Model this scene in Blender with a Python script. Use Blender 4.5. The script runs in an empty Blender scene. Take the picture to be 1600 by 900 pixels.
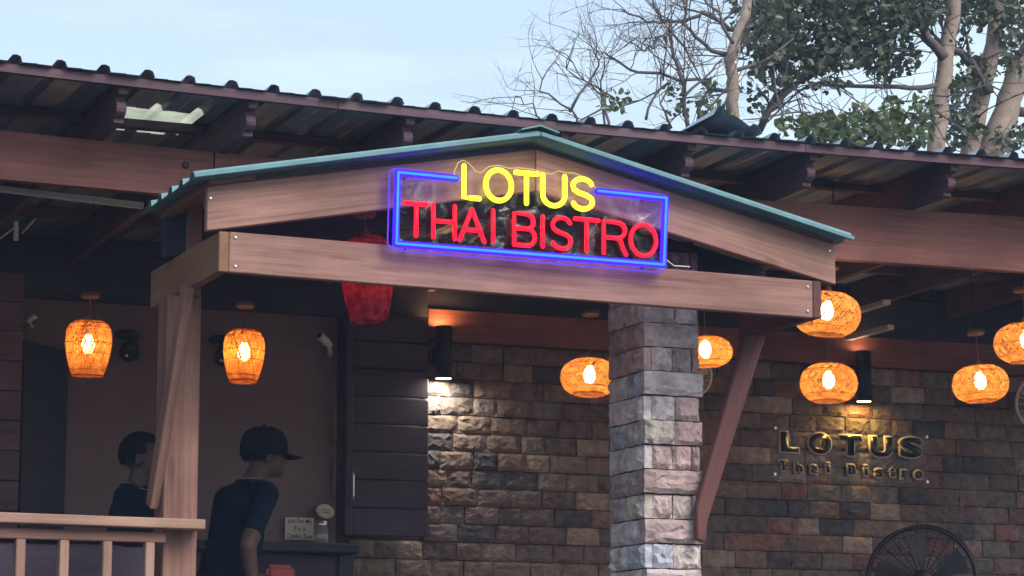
import bpy, bmesh, math, random
from mathutils import Vector, Matrix, Euler
R = math.radians
rnd = random.Random(11)
scene = bpy.context.scene
COL = scene.collection

# ------------------------------------------------------------------ camera, sky, sun, exposure
F, TH, PT = 4170.0, R(22.8), math.atan(690 / 4170.0)
CAM = Vector((0, 0, 1.6))
FW = Vector((math.sin(TH) * math.cos(PT), math.cos(TH) * math.cos(PT), math.sin(PT)))
RT = Vector((math.cos(TH), -math.sin(TH), 0))
UP = RT.cross(FW)
cd = bpy.data.cameras.new("camera")
cd.sensor_width = 36
cd.lens = 36 * F / 1600
cd.clip_start, cd.clip_end = 0.1, 2000
cam = bpy.data.objects.new("camera", cd)
COL.objects.link(cam)
cam.location = CAM
cam.rotation_euler = Euler((R(90) + PT, 0, -TH))
scene.camera = cam

SUN_EL, SUN_AZ = R(40), R(160)      # azimuth measured from +Y towards +X
world = bpy.data.worlds.new("World")
scene.world = world
world.use_nodes = True
wn, wl = world.node_tree.nodes, world.node_tree.links
wn.clear()
sky = wn.new("ShaderNodeTexSky")
sky.sky_type = 'NISHITA'
sky.sun_disc = False
sky.sun_elevation = SUN_EL
sky.sun_rotation = SUN_AZ
sky.altitude = 0
sky.air_density = 1.0
sky.dust_density = 2.2
sky.ozone_density = 1.6
bg = wn.new("ShaderNodeBackground")
bg.inputs[1].default_value = 0.108
wo = wn.new("ShaderNodeOutputWorld")
# thin high cloud veil over the whole dome
tc = wn.new("ShaderNodeTexCoord"); mp = wn.new("ShaderNodeMapping"); nz = wn.new("ShaderNodeTexNoise")
mp.inputs["Scale"].default_value = (1.2, 1.2, 9.0)
nz.inputs["Scale"].default_value = 2.2; nz.inputs["Detail"].default_value = 6; nz.inputs["Roughness"].default_value = .55
cr = wn.new("ShaderNodeMapRange"); cr.inputs[1].default_value = .42; cr.inputs[2].default_value = .75
cr.inputs[3].default_value = .36; cr.inputs[4].default_value = .88
mx = wn.new("ShaderNodeMix"); mx.data_type = 'RGBA'
mx.inputs[7].default_value = (5.7, 6.6, 7.0, 1)
wl.new(tc.outputs["Generated"], mp.inputs[0]); wl.new(mp.outputs[0], nz.inputs[0]); wl.new(nz.outputs[0], cr.inputs[0])
wl.new(cr.outputs[0], mx.inputs[0]); wl.new(sky.outputs[0], mx.inputs[6]); wl.new(mx.outputs[2], bg.inputs[0])
wl.new(bg.outputs[0], wo.inputs[0])

sd = bpy.data.lights.new("sun", 'SUN')
sd.energy = 1.5
sd.angle = R(35)
sd.color = (1.0, .9, .8)
sun = bpy.data.objects.new("sun", sd)
COL.objects.link(sun)
sdir = Vector((math.sin(SUN_AZ) * math.cos(SUN_EL), math.cos(SUN_AZ) * math.cos(SUN_EL), math.sin(SUN_EL)))
sun.rotation_euler = sdir.to_track_quat('Z', 'Y').to_euler()
sun.location = sdir * 60

vs = scene.view_settings
vs.view_transform = 'Standard'; vs.look = 'None'; vs.exposure = 0.9; vs.gamma = 1.0; vs.use_curve_mapping = False
scene.render.engine = 'CYCLES'
scene.cycles.use_denoising = True
scene.cycles.max_bounces = 7
scene.cycles.diffuse_bounces = 4
scene.cycles.transparent_max_bounces = 16
scene.cycles.sample_clamp_indirect = 4

# ------------------------------------------------------------------ helpers
def at(px, py, Y):
    r = FW + RT * ((px - 800) / F) + UP * ((450 - py) / F)
    return CAM + r * (Y / r.y)

W = {}
def put(o, M, parent=None):
    W[o] = M
    o.matrix_basis = M
    if parent is not None:
        o.parent = parent
        o.matrix_parent_inverse = W[parent].inverted()
    COL.objects.link(o)
    return o

def thing(name, loc, label, cat, group=None):
    o = bpy.data.objects.new(name, None)
    o.empty_display_size = .1
    put(o, Matrix.Translation(Vector(loc)))
    return tag(o, label, cat, group)

def tag(o, label=None, cat=None, group=None, kind=None):
    if label: o["label"] = label
    if cat: o["category"] = cat
    if group: o["group"] = group
    if kind: o["kind"] = kind
    return o

def mesh(name, v, f, mat=None, smooth=False):
    m = bpy.data.meshes.new(name)
    m.from_pydata([tuple(p) for p in v], [], f)
    m.validate(); m.update()
    if mat: m.materials.append(mat)
    if smooth:
        m.polygons.foreach_set("use_smooth", [True] * len(m.polygons))
    return m

def obj(name, m, parent=None, M=None, label=None):
    o = bpy.data.objects.new(name, m)
    put(o, M if M is not None else Matrix.Identity(4), parent)
    if label: o["label"] = label
    return o

class MB:
    def __init__(s): s.v, s.f = [], []
    def add(s, v, f):
        n = len(s.v); s.v += [Vector(p) for p in v]; s.f += [[i + n for i in q] for q in f]; return s
    def box(s, a, b):
        x0, y0, z0 = a; x1, y1, z1 = b
        return s.add([(x0,y0,z0),(x1,y0,z0),(x1,y1,z0),(x0,y1,z0),(x0,y0,z1),(x1,y0,z1),(x1,y1,z1),(x0,y1,z1)],
                     [[0,3,2,1],[4,5,6,7],[0,1,5,4],[1,2,6,5],[2,3,7,6],[3,0,4,7]])
    def prism(s, poly, d):      # poly: 3D points of one face, extruded by vector d
        n = len(poly); d = Vector(d)
        p = [Vector(q) for q in poly]
        return s.add(p + [q + d for q in p], [list(range(n))[::-1], list(range(n, 2*n))] + [[i, (i+1) % n, (i+1) % n + n, i + n] for i in range(n)])
    def tube(s, pts, r, n=8, closed=False, cap=True):
        pts = [Vector(p) for p in pts]; k = len(pts)
        rr = r if isinstance(r, (list, tuple)) else [r] * k
        ref = None; rings = []
        for i in range(k):
            a = pts[(i-1) % k] if (closed or i > 0) else pts[i]
            b = pts[(i+1) % k] if (closed or i < k-1) else pts[i]
            t = (b - a).normalized()
            if ref is None:
                ref = t.orthogonal().normalized()
            ref = (ref - t * ref.dot(t))
            if ref.length < 1e-6: ref = t.orthogonal()
            ref.normalize()
            bi = t.cross(ref)
            rings.append([pts[i] + (ref * math.cos(2*math.pi*j/n) + bi * math.sin(2*math.pi*j/n)) * rr[i] for j in range(n)])
        base = len(s.v)
        for q in rings: s.v += q
        m = k if closed else k - 1
        for i in range(m):
            i2 = (i+1) % k
            for j in range(n):
                j2 = (j+1) % n
                s.f.append([base+i*n+j, base+i*n+j2, base+i2*n+j2, base+i2*n+j])
        if cap and not closed:
            s.f.append([base + j for j in range(n)][::-1]); s.f.append([base+(k-1)*n+j for j in range(n)])
        return s
    def lathe(s, prof, n=24, c=(0,0,0)):
        c = Vector(c); base = len(s.v); k = len(prof)
        for r, z in prof:
            for j in range(n):
                a = 2*math.pi*j/n
                s.v.append(c + Vector((r*math.cos(a), r*math.sin(a), z)))
        for i in range(k-1):
            for j in range(n):
                j2 = (j+1) % n
                s.f.append([base+i*n+j, base+i*n+j2, base+(i+1)*n+j2, base+(i+1)*n+j])
        return s
    def sphere(s, c, r, nu=12, nv=8):
        c = Vector(c); r = Vector((r,)*3) if not hasattr(r, '__len__') else Vector(r)
        b = len(s.v)
        s.v.append(c + Vector((0,0,-r.z)))
        for i in range(1, nv):
            p = -math.pi/2 + math.pi*i/nv
            for j in range(nu):
                a = 2*math.pi*j/nu
                s.v.append(c + Vector((r.x*math.cos(p)*math.cos(a), r.y*math.cos(p)*math.sin(a), r.z*math.sin(p))))
        s.v.append(c + Vector((0,0,r.z)))
        for j in range(nu):
            s.f.append([b, b+1+(j+1)%nu, b+1+j])
            s.f.append([len(s.v)-1, b+1+(nv-2)*nu+j, b+1+(nv-2)*nu+(j+1)%nu])
        for i in range(nv-2):
            for j in range(nu):
                s.f.append([b+1+i*nu+j, b+1+i*nu+(j+1)%nu, b+1+(i+1)*nu+(j+1)%nu, b+1+(i+1)*nu+j])
        return s
    def mesh(s, name, mat=None, smooth=False): return mesh(name, s.v, s.f, mat, smooth)
    def obj(s, name, mat, parent=None, smooth=False, M=None, label=None):
        return obj(name, s.mesh(name, mat, smooth), parent, M, label)

def bevel(m, w=.004, seg=1):
    bm = bmesh.new(); bm.from_mesh(m)
    bmesh.ops.bevel(bm, geom=bm.edges[:], offset=w, segments=seg, affect='EDGES', clamp_overlap=True)
    bm.to_mesh(m); bm.free(); m.update()
    return m

def board(name, p0, p1, w, t, mat, parent=None, up=(0,0,1), bev=.004, label=None):
    """a timber from p0 to p1 (centre line): local X along it, w = size along 'up', t = the third size"""
    p0, p1 = Vector(p0), Vector(p1)
    x = (p1 - p0).normalized(); y = Vector(up).cross(x).normalized(); z = x.cross(y)
    L = (p1 - p0).length
    M = Matrix((x, y, z)).transposed().to_4x4(); M.translation = p0
    b = MB().box((0, -t/2, -w/2), (L, t/2, w/2))
    m = bevel(b.mesh(name, mat), bev)
    return obj(name, m, parent, M, label)

# ------------------------------------------------------------------ materials
def newmat(name):
    m = bpy.data.materials.new(name); m.use_nodes = True
    n = m.node_tree.nodes; l = m.node_tree.links
    return m, n, l, n["Principled BSDF"]

def plain(name, col, rough=.6, metal=0, vary=.25, scale=8, bump=.0, spec=.4):
    m, n, l, p = newmat(name)
    p.inputs["Roughness"].default_value = rough; p.inputs["Metallic"].default_value = metal
    p.inputs["Specular IOR Level"].default_value = spec
    t = n.new("ShaderNodeTexCoord"); z = n.new("ShaderNodeTexNoise")
    z.inputs["Scale"].default_value = scale; z.inputs["Detail"].default_value = 5; z.inputs["Roughness"].default_value = .65
    l.new(t.outputs["Object"], z.inputs[0])
    r = n.new("ShaderNodeValToRGB")
    a, b = r.color_ramp.elements
    a.position, b.position = .3, .72
    a.color = tuple(c * (1 - vary) for c in col) + (1,); b.color = tuple(min(1, c * (1 + vary)) for c in col) + (1,)
    l.new(z.outputs[0], r.inputs[0]); l.new(r.outputs[0], p.inputs["Base Color"])
    if bump:
        bp = n.new("ShaderNodeBump"); bp.inputs["Strength"].default_value = bump; bp.inputs["Distance"].default_value = .01
        z2 = n.new("ShaderNodeTexNoise"); z2.inputs["Scale"].default_value = scale * 6; z2.inputs["Detail"].default_value = 4
        l.new(t.outputs["Object"], z2.inputs[0]); l.new(z2.outputs[0], bp.inputs["Height"]); l.new(bp.outputs[0], p.inputs["Normal"])
    return m

def wood(name, dark, light, rough=.62, grain=1.0):
    m, n, l, p = newmat(name)
    p.inputs["Roughness"].default_value = rough
    p.inputs["Specular IOR Level"].default_value = .3
    t = n.new("ShaderNodeTexCoord"); oi = n.new("ShaderNodeObjectInfo")
    ml = n.new("ShaderNodeVectorMath"); ml.operation = 'MULTIPLY_ADD'
    ml.inputs[1].default_value = (1, 1, 1)
    sc = n.new("ShaderNodeVectorMath"); sc.operation = 'SCALE'; sc.inputs["Scale"].default_value = 37
    cb = n.new("ShaderNodeCombineXYZ")
    for i in range(3): l.new(oi.outputs["Random"], cb.inputs[i])
    l.new(cb.outputs[0], sc.inputs[0])
    l.new(t.outputs["Object"], ml.inputs[0]); l.new(sc.outputs[0], ml.inputs[2])
    mp = n.new("ShaderNodeMapping"); mp.inputs["Scale"].default_value = (1.8, 48, 48)
    l.new(ml.outputs[0], mp.inputs[0])
    z = n.new("ShaderNodeTexNoise"); z.inputs["Scale"].default_value = 1.0; z.inputs["Detail"].default_value = 7
    z.inputs["Roughness"].default_value = .68; z.inputs["Distortion"].default_value = .7
    l.new(mp.outputs[0], z.inputs[0])
    mp2 = n.new("ShaderNodeMapping"); mp2.inputs["Scale"].default_value = (.8, 4, 4)
    l.new(ml.outputs[0], mp2.inputs[0])
    z2 = n.new("ShaderNodeTexNoise"); z2.inputs["Scale"].default_value = 1.6; z2.inputs["Detail"].default_value = 4
    l.new(mp2.outputs[0], z2.inputs[0])
    r = n.new("ShaderNodeValToRGB"); a, b = r.color_ramp.elements
    a.position, b.position = .34, .66; a.color = dark + (1,); b.color = light + (1,)
    ad = n.new("ShaderNodeMath"); ad.operation = 'MULTIPLY_ADD'; ad.inputs[1].default_value = .62 * grain
    m3 = n.new("ShaderNodeMath"); m3.operation = 'MULTIPLY'; m3.inputs[1].default_value = 1 - .62 * grain
    l.new(z2.outputs[0], m3.inputs[0]); l.new(z.outputs[0], ad.inputs[0]); l.new(m3.outputs[0], ad.inputs[2])
    l.new(ad.outputs[0], r.inputs[0])
    mk = n.new("ShaderNodeMapping"); mk.inputs["Scale"].default_value = (2.2, 7, 7); l.new(ml.outputs[0], mk.inputs[0])
    vo = n.new("ShaderNodeTexVoronoi"); vo.inputs["Scale"].default_value = 1.0; l.new(mk.outputs[0], vo.inputs["Vector"])
    kr = n.new("ShaderNodeMapRange"); kr.inputs[1].default_value = .05; kr.inputs[2].default_value = .15; kr.inputs[3].default_value = .6; kr.inputs[4].default_value = 0
    l.new(vo.outputs["Distance"], kr.inputs[0])
    km = n.new("ShaderNodeMix"); km.data_type = 'RGBA'; km.inputs[7].default_value = tuple(c * .55 for c in dark) + (1,)
    l.new(kr.outputs[0], km.inputs[0]); l.new(r.outputs[0], km.inputs[6])
    zs = n.new("ShaderNodeTexNoise"); zs.inputs["Scale"].default_value = 2.3; zs.inputs["Detail"].default_value = 5; l.new(ml.outputs[0], zs.inputs[0])
    rs = n.new("ShaderNodeMapRange"); rs.inputs[1].default_value = .35; rs.inputs[2].default_value = .7; rs.inputs[3].default_value = .72; rs.inputs[4].default_value = 1.15
    l.new(zs.outputs[0], rs.inputs[0])
    st = n.new("ShaderNodeVectorMath"); st.operation = 'SCALE'; l.new(km.outputs[2], st.inputs[0]); l.new(rs.outputs[0], st.inputs["Scale"])
    l.new(st.outputs[0], p.inputs["Base Color"])
    bp = n.new("ShaderNodeBump"); bp.inputs["Strength"].default_value = .25; bp.inputs["Distance"].default_value = .004
    l.new(z.outputs[0], bp.inputs["Height"]); l.new(bp.outputs[0], p.inputs["Normal"])
    return m

def stone(name, rough=.85):
    """split-face stone: the piece's own colour (object colour) with blotches, veins and fine relief"""
    m, n, l, p = newmat(name)
    p.inputs["Roughness"].default_value = rough
    p.inputs["Specular IOR Level"].default_value = .3
    t = n.new("ShaderNodeTexCoord"); oi = n.new("ShaderNodeObjectInfo")
    g = n.new("ShaderNodeNewGeometry")
    z = n.new("ShaderNodeTexNoise"); z.inputs["Scale"].default_value = 16; z.inputs["Detail"].default_value = 7; z.inputs["Roughness"].default_value = .7
    l.new(g.outputs["Position"], z.inputs[0])
    mr = n.new("ShaderNodeMapRange"); mr.inputs[1].default_value = .3; mr.inputs[2].default_value = .7; mr.inputs[3].default_value = .55; mr.inputs[4].default_value = 1.4
    l.new(z.outputs[0], mr.inputs[0])
    mu = n.new("ShaderNodeVectorMath"); mu.operation = 'SCALE'
    l.new(oi.outputs["Color"], mu.inputs[0]); l.new(mr.outputs[0], mu.inputs["Scale"])
    z3 = n.new("ShaderNodeTexNoise"); z3.inputs["Scale"].default_value = 7; z3.inputs["Detail"].default_value = 3
    l.new(g.outputs["Position"], z3.inputs[0])
    r3 = n.new("ShaderNodeMapRange"); r3.inputs[1].default_value = .5; r3.inputs[2].default_value = .75; r3.inputs[3].default_value = 0; r3.inputs[4].default_value = .42
    l.new(z3.outputs[0], r3.inputs[0])
    mi = n.new("ShaderNodeMix"); mi.data_type = 'RGBA'; mi.inputs[7].default_value = (.165, .132, .115, 1)
    l.new(r3.outputs[0], mi.inputs[0]); l.new(mu.outputs[0], mi.inputs[6])
    l.new(mi.outputs[2], p.inputs["Base Color"])
    z2 = n.new("ShaderNodeTexNoise"); z2.inputs["Scale"].default_value = 45; z2.inputs["Detail"].default_value = 6
    l.new(g.outputs["Position"], z2.inputs[0])
    bp = n.new("ShaderNodeBump"); bp.inputs["Strength"].default_value = .7; bp.inputs["Distance"].default_value = .012
    l.new(z2.outputs[0], bp.inputs["Height"]); l.new(bp.outputs[0], p.inputs["Normal"])
    return m

def glow(name, col, s):
    m, n, l, p = newmat(name)
    p.inputs["Base Color"].default_value = tuple(c * .08 for c in col) + (1,)
    p.inputs["Specular IOR Level"].default_value = .15
    p.inputs["Emission Color"].default_value = col + (1,)
    p.inputs["Emission Strength"].default_value = s
    p.inputs["Roughness"].default_value = .4
    return m

def translucent(name, col, tcol, mixf=.5, scale=30, vary=.3):
    m, n, l, p = newmat(name)
    out = n["Material Output"]; n.remove(p)
    d = n.new("ShaderNodeBsdfDiffuse"); tr = n.new("ShaderNodeBsdfTranslucent"); mx = n.new("ShaderNodeMixShader")
    mx.inputs[0].default_value = mixf
    t = n.new("ShaderNodeTexCoord"); z = n.new("ShaderNodeTexNoise"); z.inputs["Scale"].default_value = scale; z.inputs["Detail"].default_value = 4
    l.new(t.outputs["Object"], z.inputs[0])
    for sh, c in ((d, col), (tr, tcol)):
        r = n.new("ShaderNodeValToRGB"); a, b = r.color_ramp.elements
        a.position, b.position = .35, .68
        a.color = tuple(q * (1 - vary) for q in c) + (1,); b.color = tuple(min(1, q * (1 + vary)) for q in c) + (1,)
        l.new(z.outputs[0], r.inputs[0]); l.new(r.outputs[0], sh.inputs[0])
    l.new(d.outputs[0], mx.inputs[1]); l.new(tr.outputs[0], mx.inputs[2]); l.new(mx.outputs[0], out.inputs[0])
    return m

M_BEAM  = wood("red_brown_timber", (.13, .045, .039), (.28, .108, .09))
M_PORCH = wood("pinkish_stained_timber", (.185, .082, .067), (.43, .245, .2))
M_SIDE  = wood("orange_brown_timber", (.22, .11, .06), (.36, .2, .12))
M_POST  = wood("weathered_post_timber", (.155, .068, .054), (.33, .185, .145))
M_RAIL  = wood("pale_rail_timber", (.25, .138, .102), (.44, .28, .215))
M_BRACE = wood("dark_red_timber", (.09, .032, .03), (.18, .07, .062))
M_DARK  = wood("veil_tinted_timber", (.02, .022, .042), (.046, .046, .08))  # navy cast of veiled shadows put into the wood colour
M_RAFT  = wood("rafter_timber", (.066, .038, .06), (.16, .092, .118))  # purple-blue of the glare-lifted shade under the roof painted into the base colour
M_SHUT  = wood("dark_shutter_planks", (.036, .026, .044), (.07, .05, .082))  # bluish veil over the shutter mixed into its brown
M_METAL = plain("grey_roof_metal", (.25, .31, .41), .4, .2, .3, 3, 0)
M_LIFT  = plain("weathered_roof_metal", (.36, .42, .5), .4, .25, .25, 3, 0)
M_GREEN = plain("turquoise_painted_metal", (.12, .25, .28), .55, .1, .25, 5, 0)
M_FIBRE = translucent("fibreglass_sheet", (.45, .48, .38), (.6, .64, .5), .6, 6, .2)
M_STONE = stone("split_face_stone")
M_MORTAR = plain("dark_mortar", (.05, .045, .042), .95, 0, .3, 20, .3)
M_PLASTER = plain("beige_plaster", (.155, .12, .125), .9, 0, .12, 1.6, .12)
M_BLACK = plain("matt_black_metal", (.012, .013, .016), .45, .2, .2, 10)
M_NAVY  = plain("navy_door_paint", (.018, .02, .035), .6, 0, .25, 6)
M_WHITE = plain("white_plastic", (.62, .6, .56), .45, 0, .08, 8)
M_STEEL = plain("brushed_steel", (.55, .55, .56), .3, .9, .1, 20)
M_GROUND = plain("asphalt", (.05, .05, .052), .95, 0, .35, 3, .3)
M_DECK  = wood("deck_planks", (.12, .07, .05), (.25, .16, .12))

# ------------------------------------------------------------------ ground and deck
g = MB().add([(-120,-120,0),(120,-120,0),(120,120,0),(-120,120,0)], [[0,1,2,3]]).obj("ground", M_GROUND)
tag(g, "dark asphalt ground in front of the restaurant", kind="structure")
d = MB().box((-3, 10.95, .9), (14, 16.5, 1.3)).obj("deck_floor", M_DECK)
tag(d, "raised timber deck floor of the restaurant", kind="structure")

# ------------------------------------------------------------------ main shed roof (high at the front, sagging a little)
def sag(x):
    return .0045 * (min(max(x, 1.6), 8.2) - 4.8) ** 2
def roof_z(x, y):                       # underside of the sheets
    return 4.345 + sag(x) - .012 * (y - 10.9)
roof = thing("main_roof", (4.8, 11.4, 4.1), "long grey corrugated metal shed roof with scrolled rafter tails and red-brown beam", "roof")
EAVE = 10.88
PITCH = .19
def sheet(x0, nrib, y0, y1, mat, lift=lambda t, y: 0, name="roof_sheet", parent=roof, label=None):
    prof = []
    for k in range(nrib):
        b = k * PITCH
        prof += [(b, 0), (b + .062, .002), (b + .068, .0), (b + .128, .0), (b + .148, .028), (b + .166, .031), (b + .184, .024)]
    prof.append((nrib * PITCH + .004, 0))
    ys = [y0 + (y1 - y0) * i / 6 for i in range(7)]
    v, f = [], []
    for y in ys:
        for (u, h) in prof:
            v.append((x0 + u, y, roof_z(x0 + u, y) + h + lift(u / (nrib * PITCH), y)))
    n = len(prof)
    for i in range(6):
        for j in range(n - 1):
            f.append([i*n+j, i*n+j+1, (i+1)*n+j+1, (i+1)*n+j])
    return obj(name, mesh(name, v, f, mat), parent, None, label)
XS = 2.905
k = -13
while XS + k * 2 * PITCH < 12:
    x0 = XS + k * 2 * PITCH
    dy = rnd.uniform(-.012, .012)
    if k == 0:
        sheet(x0, 2, EAVE + dy, 11.43, M_METAL)
        sheet(x0, 2, 11.425, 11.88, M_FIBRE, label="pale translucent fibreglass roof sheet letting daylight in")
        sheet(x0, 2, 11.87, 15.2, M_METAL)
    else:
        sheet(x0, 2, EAVE + dy, 15.2, M_METAL)
    k += 1
# one loose sheet kicked up above the eave
sheet(5.45, 2, 10.84, 12.2, M_LIFT, lambda t, y: .012 + .085 * math.sin(math.pi * min(1, t * 1.02)) ** 1.3 * max(0, 1 - (y - 10.84) / 1.2),
      "roof_sheet", roof, "loose corrugated sheet bowed up above the eave")
# eave fascia: a thin board that follows the sag
def strip(name, xs, zb, zt, y0, y1, mat, parent):
    b = MB(); n = len(xs)
    v = []
    for x in xs:
        v += [(x, y0, zb(x)), (x, y1, zb(x)), (x, y1, zt(x)), (x, y0, zt(x))]
    f = []
    for i in range(n - 1):
        for j in range(4):
            f.append([i*4+j, i*4+(j+1) % 4, (i+1)*4+(j+1) % 4, (i+1)*4+j])
    f += [[0, 3, 2, 1], [(n-1)*4+q for q in range(4)]]
    b.add(v, f)
    return b.obj(name, mat, parent)
seams = [-2, 1.1, 3.75, 6.1, 8.8, 12]
for a, b_ in zip(seams[:-1], seams[1:]):
    xs = [a + .002 + (b_ - a - .004) * i / 8 for i in range(9)]
    strip("fascia_board", xs, lambda x: roof_z(x, 10.92) - .042, lambda x: roof_z(x, 10.92) - .004, 10.905, 10.935, M_RAFT, roof)
# rafters with scrolled tails
tips = [(185, 136), (388, 156), (634, 181), (876, 205), (1074, 217), (1265, 245), (1485, 258)]
raf_x = [at(px, py, 10.95).x for px, py in tips]
raf_x = [raf_x[0] - .66 * q for q in (3, 2, 1)] + raf_x + [raf_x[-1] + .7 * q for q in (1, 2, 3, 4)]
for x in raf_x:
    t = roof_z(x, 10.95) - .006
    tb = roof_z(x, 14.45) - .006
    yz = [(10.945, t), (10.945, t - .064), (11.0, t - .066), (11.002, t - .078), (10.982, t - .092), (10.972, t - .115), (10.978, t - .135),
          (10.998, t - .15), (11.022, t - .156), (11.022, t - .176), (11.08, t - .176), (14.45, tb - .176), (14.45, tb)]
    poly = [(x, y, z) for y, z in yz]
    m = MB().prism(poly, (.045, 0, 0)).mesh("rafter", M_RAFT)
    # local frame with X along the rafter so that the grain runs along it
    Mx = Matrix(((0, -1, 0, 0), (1, 0, 0, 0), (0, 0, 1, 0), (0, 0, 0, 1))); Mx.translation = Vector((x, 11, 4.2))
    m.transform(Mx.inverted())
    bevel(m, .003)
    obj("rafter", m, roof, Mx)
# blocking between rafters and purlins
for i in range(len(raf_x) - 1):
    a, b_ = raf_x[i] + .047, raf_x[i + 1] - .002
    for y, hh in ((11.62, .04), (12.75, .05), (13.7, .05)):
        z = roof_z((a + b_) / 2, y) - .008 - hh / 2
        board("purlin", (a, y, z), (b_, y, z), hh, .06, M_RAFT, roof, bev=.003)
# main beam under the rafters: two planks meeting behind the porch
def lerp(tab, x):
    for (x0, z0), (x1, z1) in zip(tab[:-1], tab[1:]):
        if x <= x1: return z0 + (z1 - z0) * (x - x0) / (x1 - x0)
    return tab[-1][1]
BB = [(-2, 3.972), (2.3, 3.965), (3.1, 3.955), (6.5, 3.895), (7.6, 3.905), (12, 3.92)]
def beam_top(x): return roof_z(x, 11.4) - .186
xs = [-2 + (3.315 + 2) * i / 10 for i in range(11)]
strip("beam", xs, lambda x: lerp(BB, x), beam_top, 11.352, 11.41, M_BEAM, roof)
xs = [3.322 + (12 - 3.322) * i / 16 for i in range(17)]
strip("beam", xs, lambda x: lerp(BB, x), beam_top, 11.35, 11.41, M_BEAM, roof)
for px, py in ((290, 258),):
    p = at(px, py, 11.345)
    MB().lathe([(0, .006), (.009, .006), (.011, .002), (.016, 0), (.016, -.004)], 10).obj(
        "bolt", M_BLACK, roof, M=Matrix.Translation(p) @ Matrix.Rotation(R(90), 4, 'X'))

# white strips added for bright light between rafters near the right wall light
for q0, q1, y0_, y1_ in (((1386, 472), (1340, 486), 13.3, 13.85), ((1392, 511), (1326, 528), 13.7, 14.3)):
    board("added_bright_strip", at(*q0, y0_), at(*q1, y1_), .03, .045, M_WHITE, roof, bev=.002)
# pale conduit and bracket hung under the roof on the left
p0, p1 = at(-160, 276, 11.8), at(224, 322, 11.8)
o = board("conduit", p0, p1, .028, .03, M_WHITE)
tag(o, "pale straight plastic conduit running under the roof behind the left beam", "conduit")
br = thing("hanging_bracket", at(25, 375, 12.4), "small white metal hanger with thin rods under the roof at far left", "bracket")
a = at(25, 346, 12.4); b_ = at(25, 376, 12.4)
board("plate", a, b_, .02, .02, M_WHITE, br, up=(1,0,0), bev=.002)
MB().tube([at(22, 356, 12.4), at(-30, 396, 12.4)], .004, 6).obj("rod", M_WHITE, br)
MB().tube([at(34, 365, 12.4), at(56, 342, 12.4)], .004, 6).obj("rod", M_WHITE, br)

# ------------------------------------------------------------------ entrance porch
porch = thing("entrance_porch", (4.55, 11.2, 1.3), "gabled timber entrance porch with turquoise metal roof and thick front beam", "porch")
zl, zr = 3.574, 3.546
board("front_beam", (3.171, 10.622, zl), (5.952, 10.622, zr), .173, .044, M_PORCH, porch)
board("side_beam", (3.148, 10.599, zl - .001), (3.148, 11.68, zl - .001), .172, .044, M_SIDE, porch, label="orange-brown left side beam of the porch")
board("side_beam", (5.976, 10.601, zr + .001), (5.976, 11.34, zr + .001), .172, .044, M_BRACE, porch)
# gable rafters, front and back pair: vertical cuts
PX, PZ = 4.57, 4.133
def gable(y0, y1, mat):
    for (xe, ze) in ((3.072, 3.846), (6.075, 3.812)):
        s = -1 if xe < PX else 1
        xp = PX + s * .0015
        h = .19
        poly = [(xe, y0, ze - h), (xp, y0, PZ - h), (xp, y0, PZ), (xe, y0, ze)]
        if s > 0: poly = poly[::-1]
        m = MB().prism(poly, (0, y1 - y0, 0)).mesh("gable_rafter", mat)
        ang = math.atan2(PZ - ze, PX - xe) if s < 0 else math.atan2(ze - PZ, xe - PX)
        Mx = Matrix.Rotation(-ang, 4, 'Y'); Mx.translation = Vector((xe, y0, ze))
        m.transform(Mx.inverted())
        bm = bmesh.new(); bm.from_mesh(m); bmesh.ops.recalc_face_normals(bm, faces=bm.faces); bm.to_mesh(m); bm.free()
        bevel(m, .004)
        obj("gable_rafter", m, porch, Mx)
gable(10.6, 10.642, M_PORCH)
gable(11.28, 11.322, M_DARK)  # back pair coloured dark in place of the shade under the roof
# small packing pieces and eave plates under the sheets
for (xa, za, xb, zb) in ((3.076, 3.868, 3.28, 3.907), (5.80, 3.893, 6.073, 3.834)):
    board("packing_strip", (xa, 10.622, za), (xb, 10.622, zb), .036, .038, M_PORCH, porch, bev=.003)
board("eave_plate", (3.092, 10.645, 3.853), (3.092, 11.34, 3.853), .034, .05, M_SIDE, porch)
board("eave_plate", (6.058, 10.645, 3.82), (6.058, 11.34, 3.82), .034, .05, M_SIDE, porch)
# turquoise corrugated panels: ribs run down the slope
def panel(xr, zr_, xe, ze):
    y0, y1 = 10.5, 11.335
    prof, y = [], y0
    pit = .167
    while y < y1 - .01:
        prof += [(y, .0), (y + .012, .028), (y + .05, .03), (y + .075, .002), (y + pit - .004, .0)]
        y += pit
    n = len(prof); v, f = [], []
    S = 5
    for layer in (0, -.004):
        for i in range(S + 1):
            t = i / S
            for (yy, h) in prof:
                v.append((xr + (xe - xr) * t, yy, zr_ + (ze - zr_) * t + h + layer))
    q = n * (S + 1)
    for L in (0, 1):
        for i in range(S):
            for j in range(n - 1):
                f.append([L*q+i*n+j, L*q+i*n+j+1, L*q+(i+1)*n+j+1, L*q+(i+1)*n+j])
    for j in range(n - 1):
        f.append([S*n+j, S*n+j+1, q+S*n+j+1, q+S*n+j])
    for i in range(S):
        f.append([i*n, (i+1)*n, q+(i+1)*n, q+i*n]); f.append([i*n+n-1, (i+1)*n+n-1, q+(i+1)*n+n-1, q+i*n+n-1])
    return obj("roof_panel", mesh("roof_panel", v, f, M_GREEN), porch)
RX, RZ = 4.545, 4.168
panel(RX, RZ, 2.985, 3.858)
panel(RX + .002, RZ, 6.108, 3.822)
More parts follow.
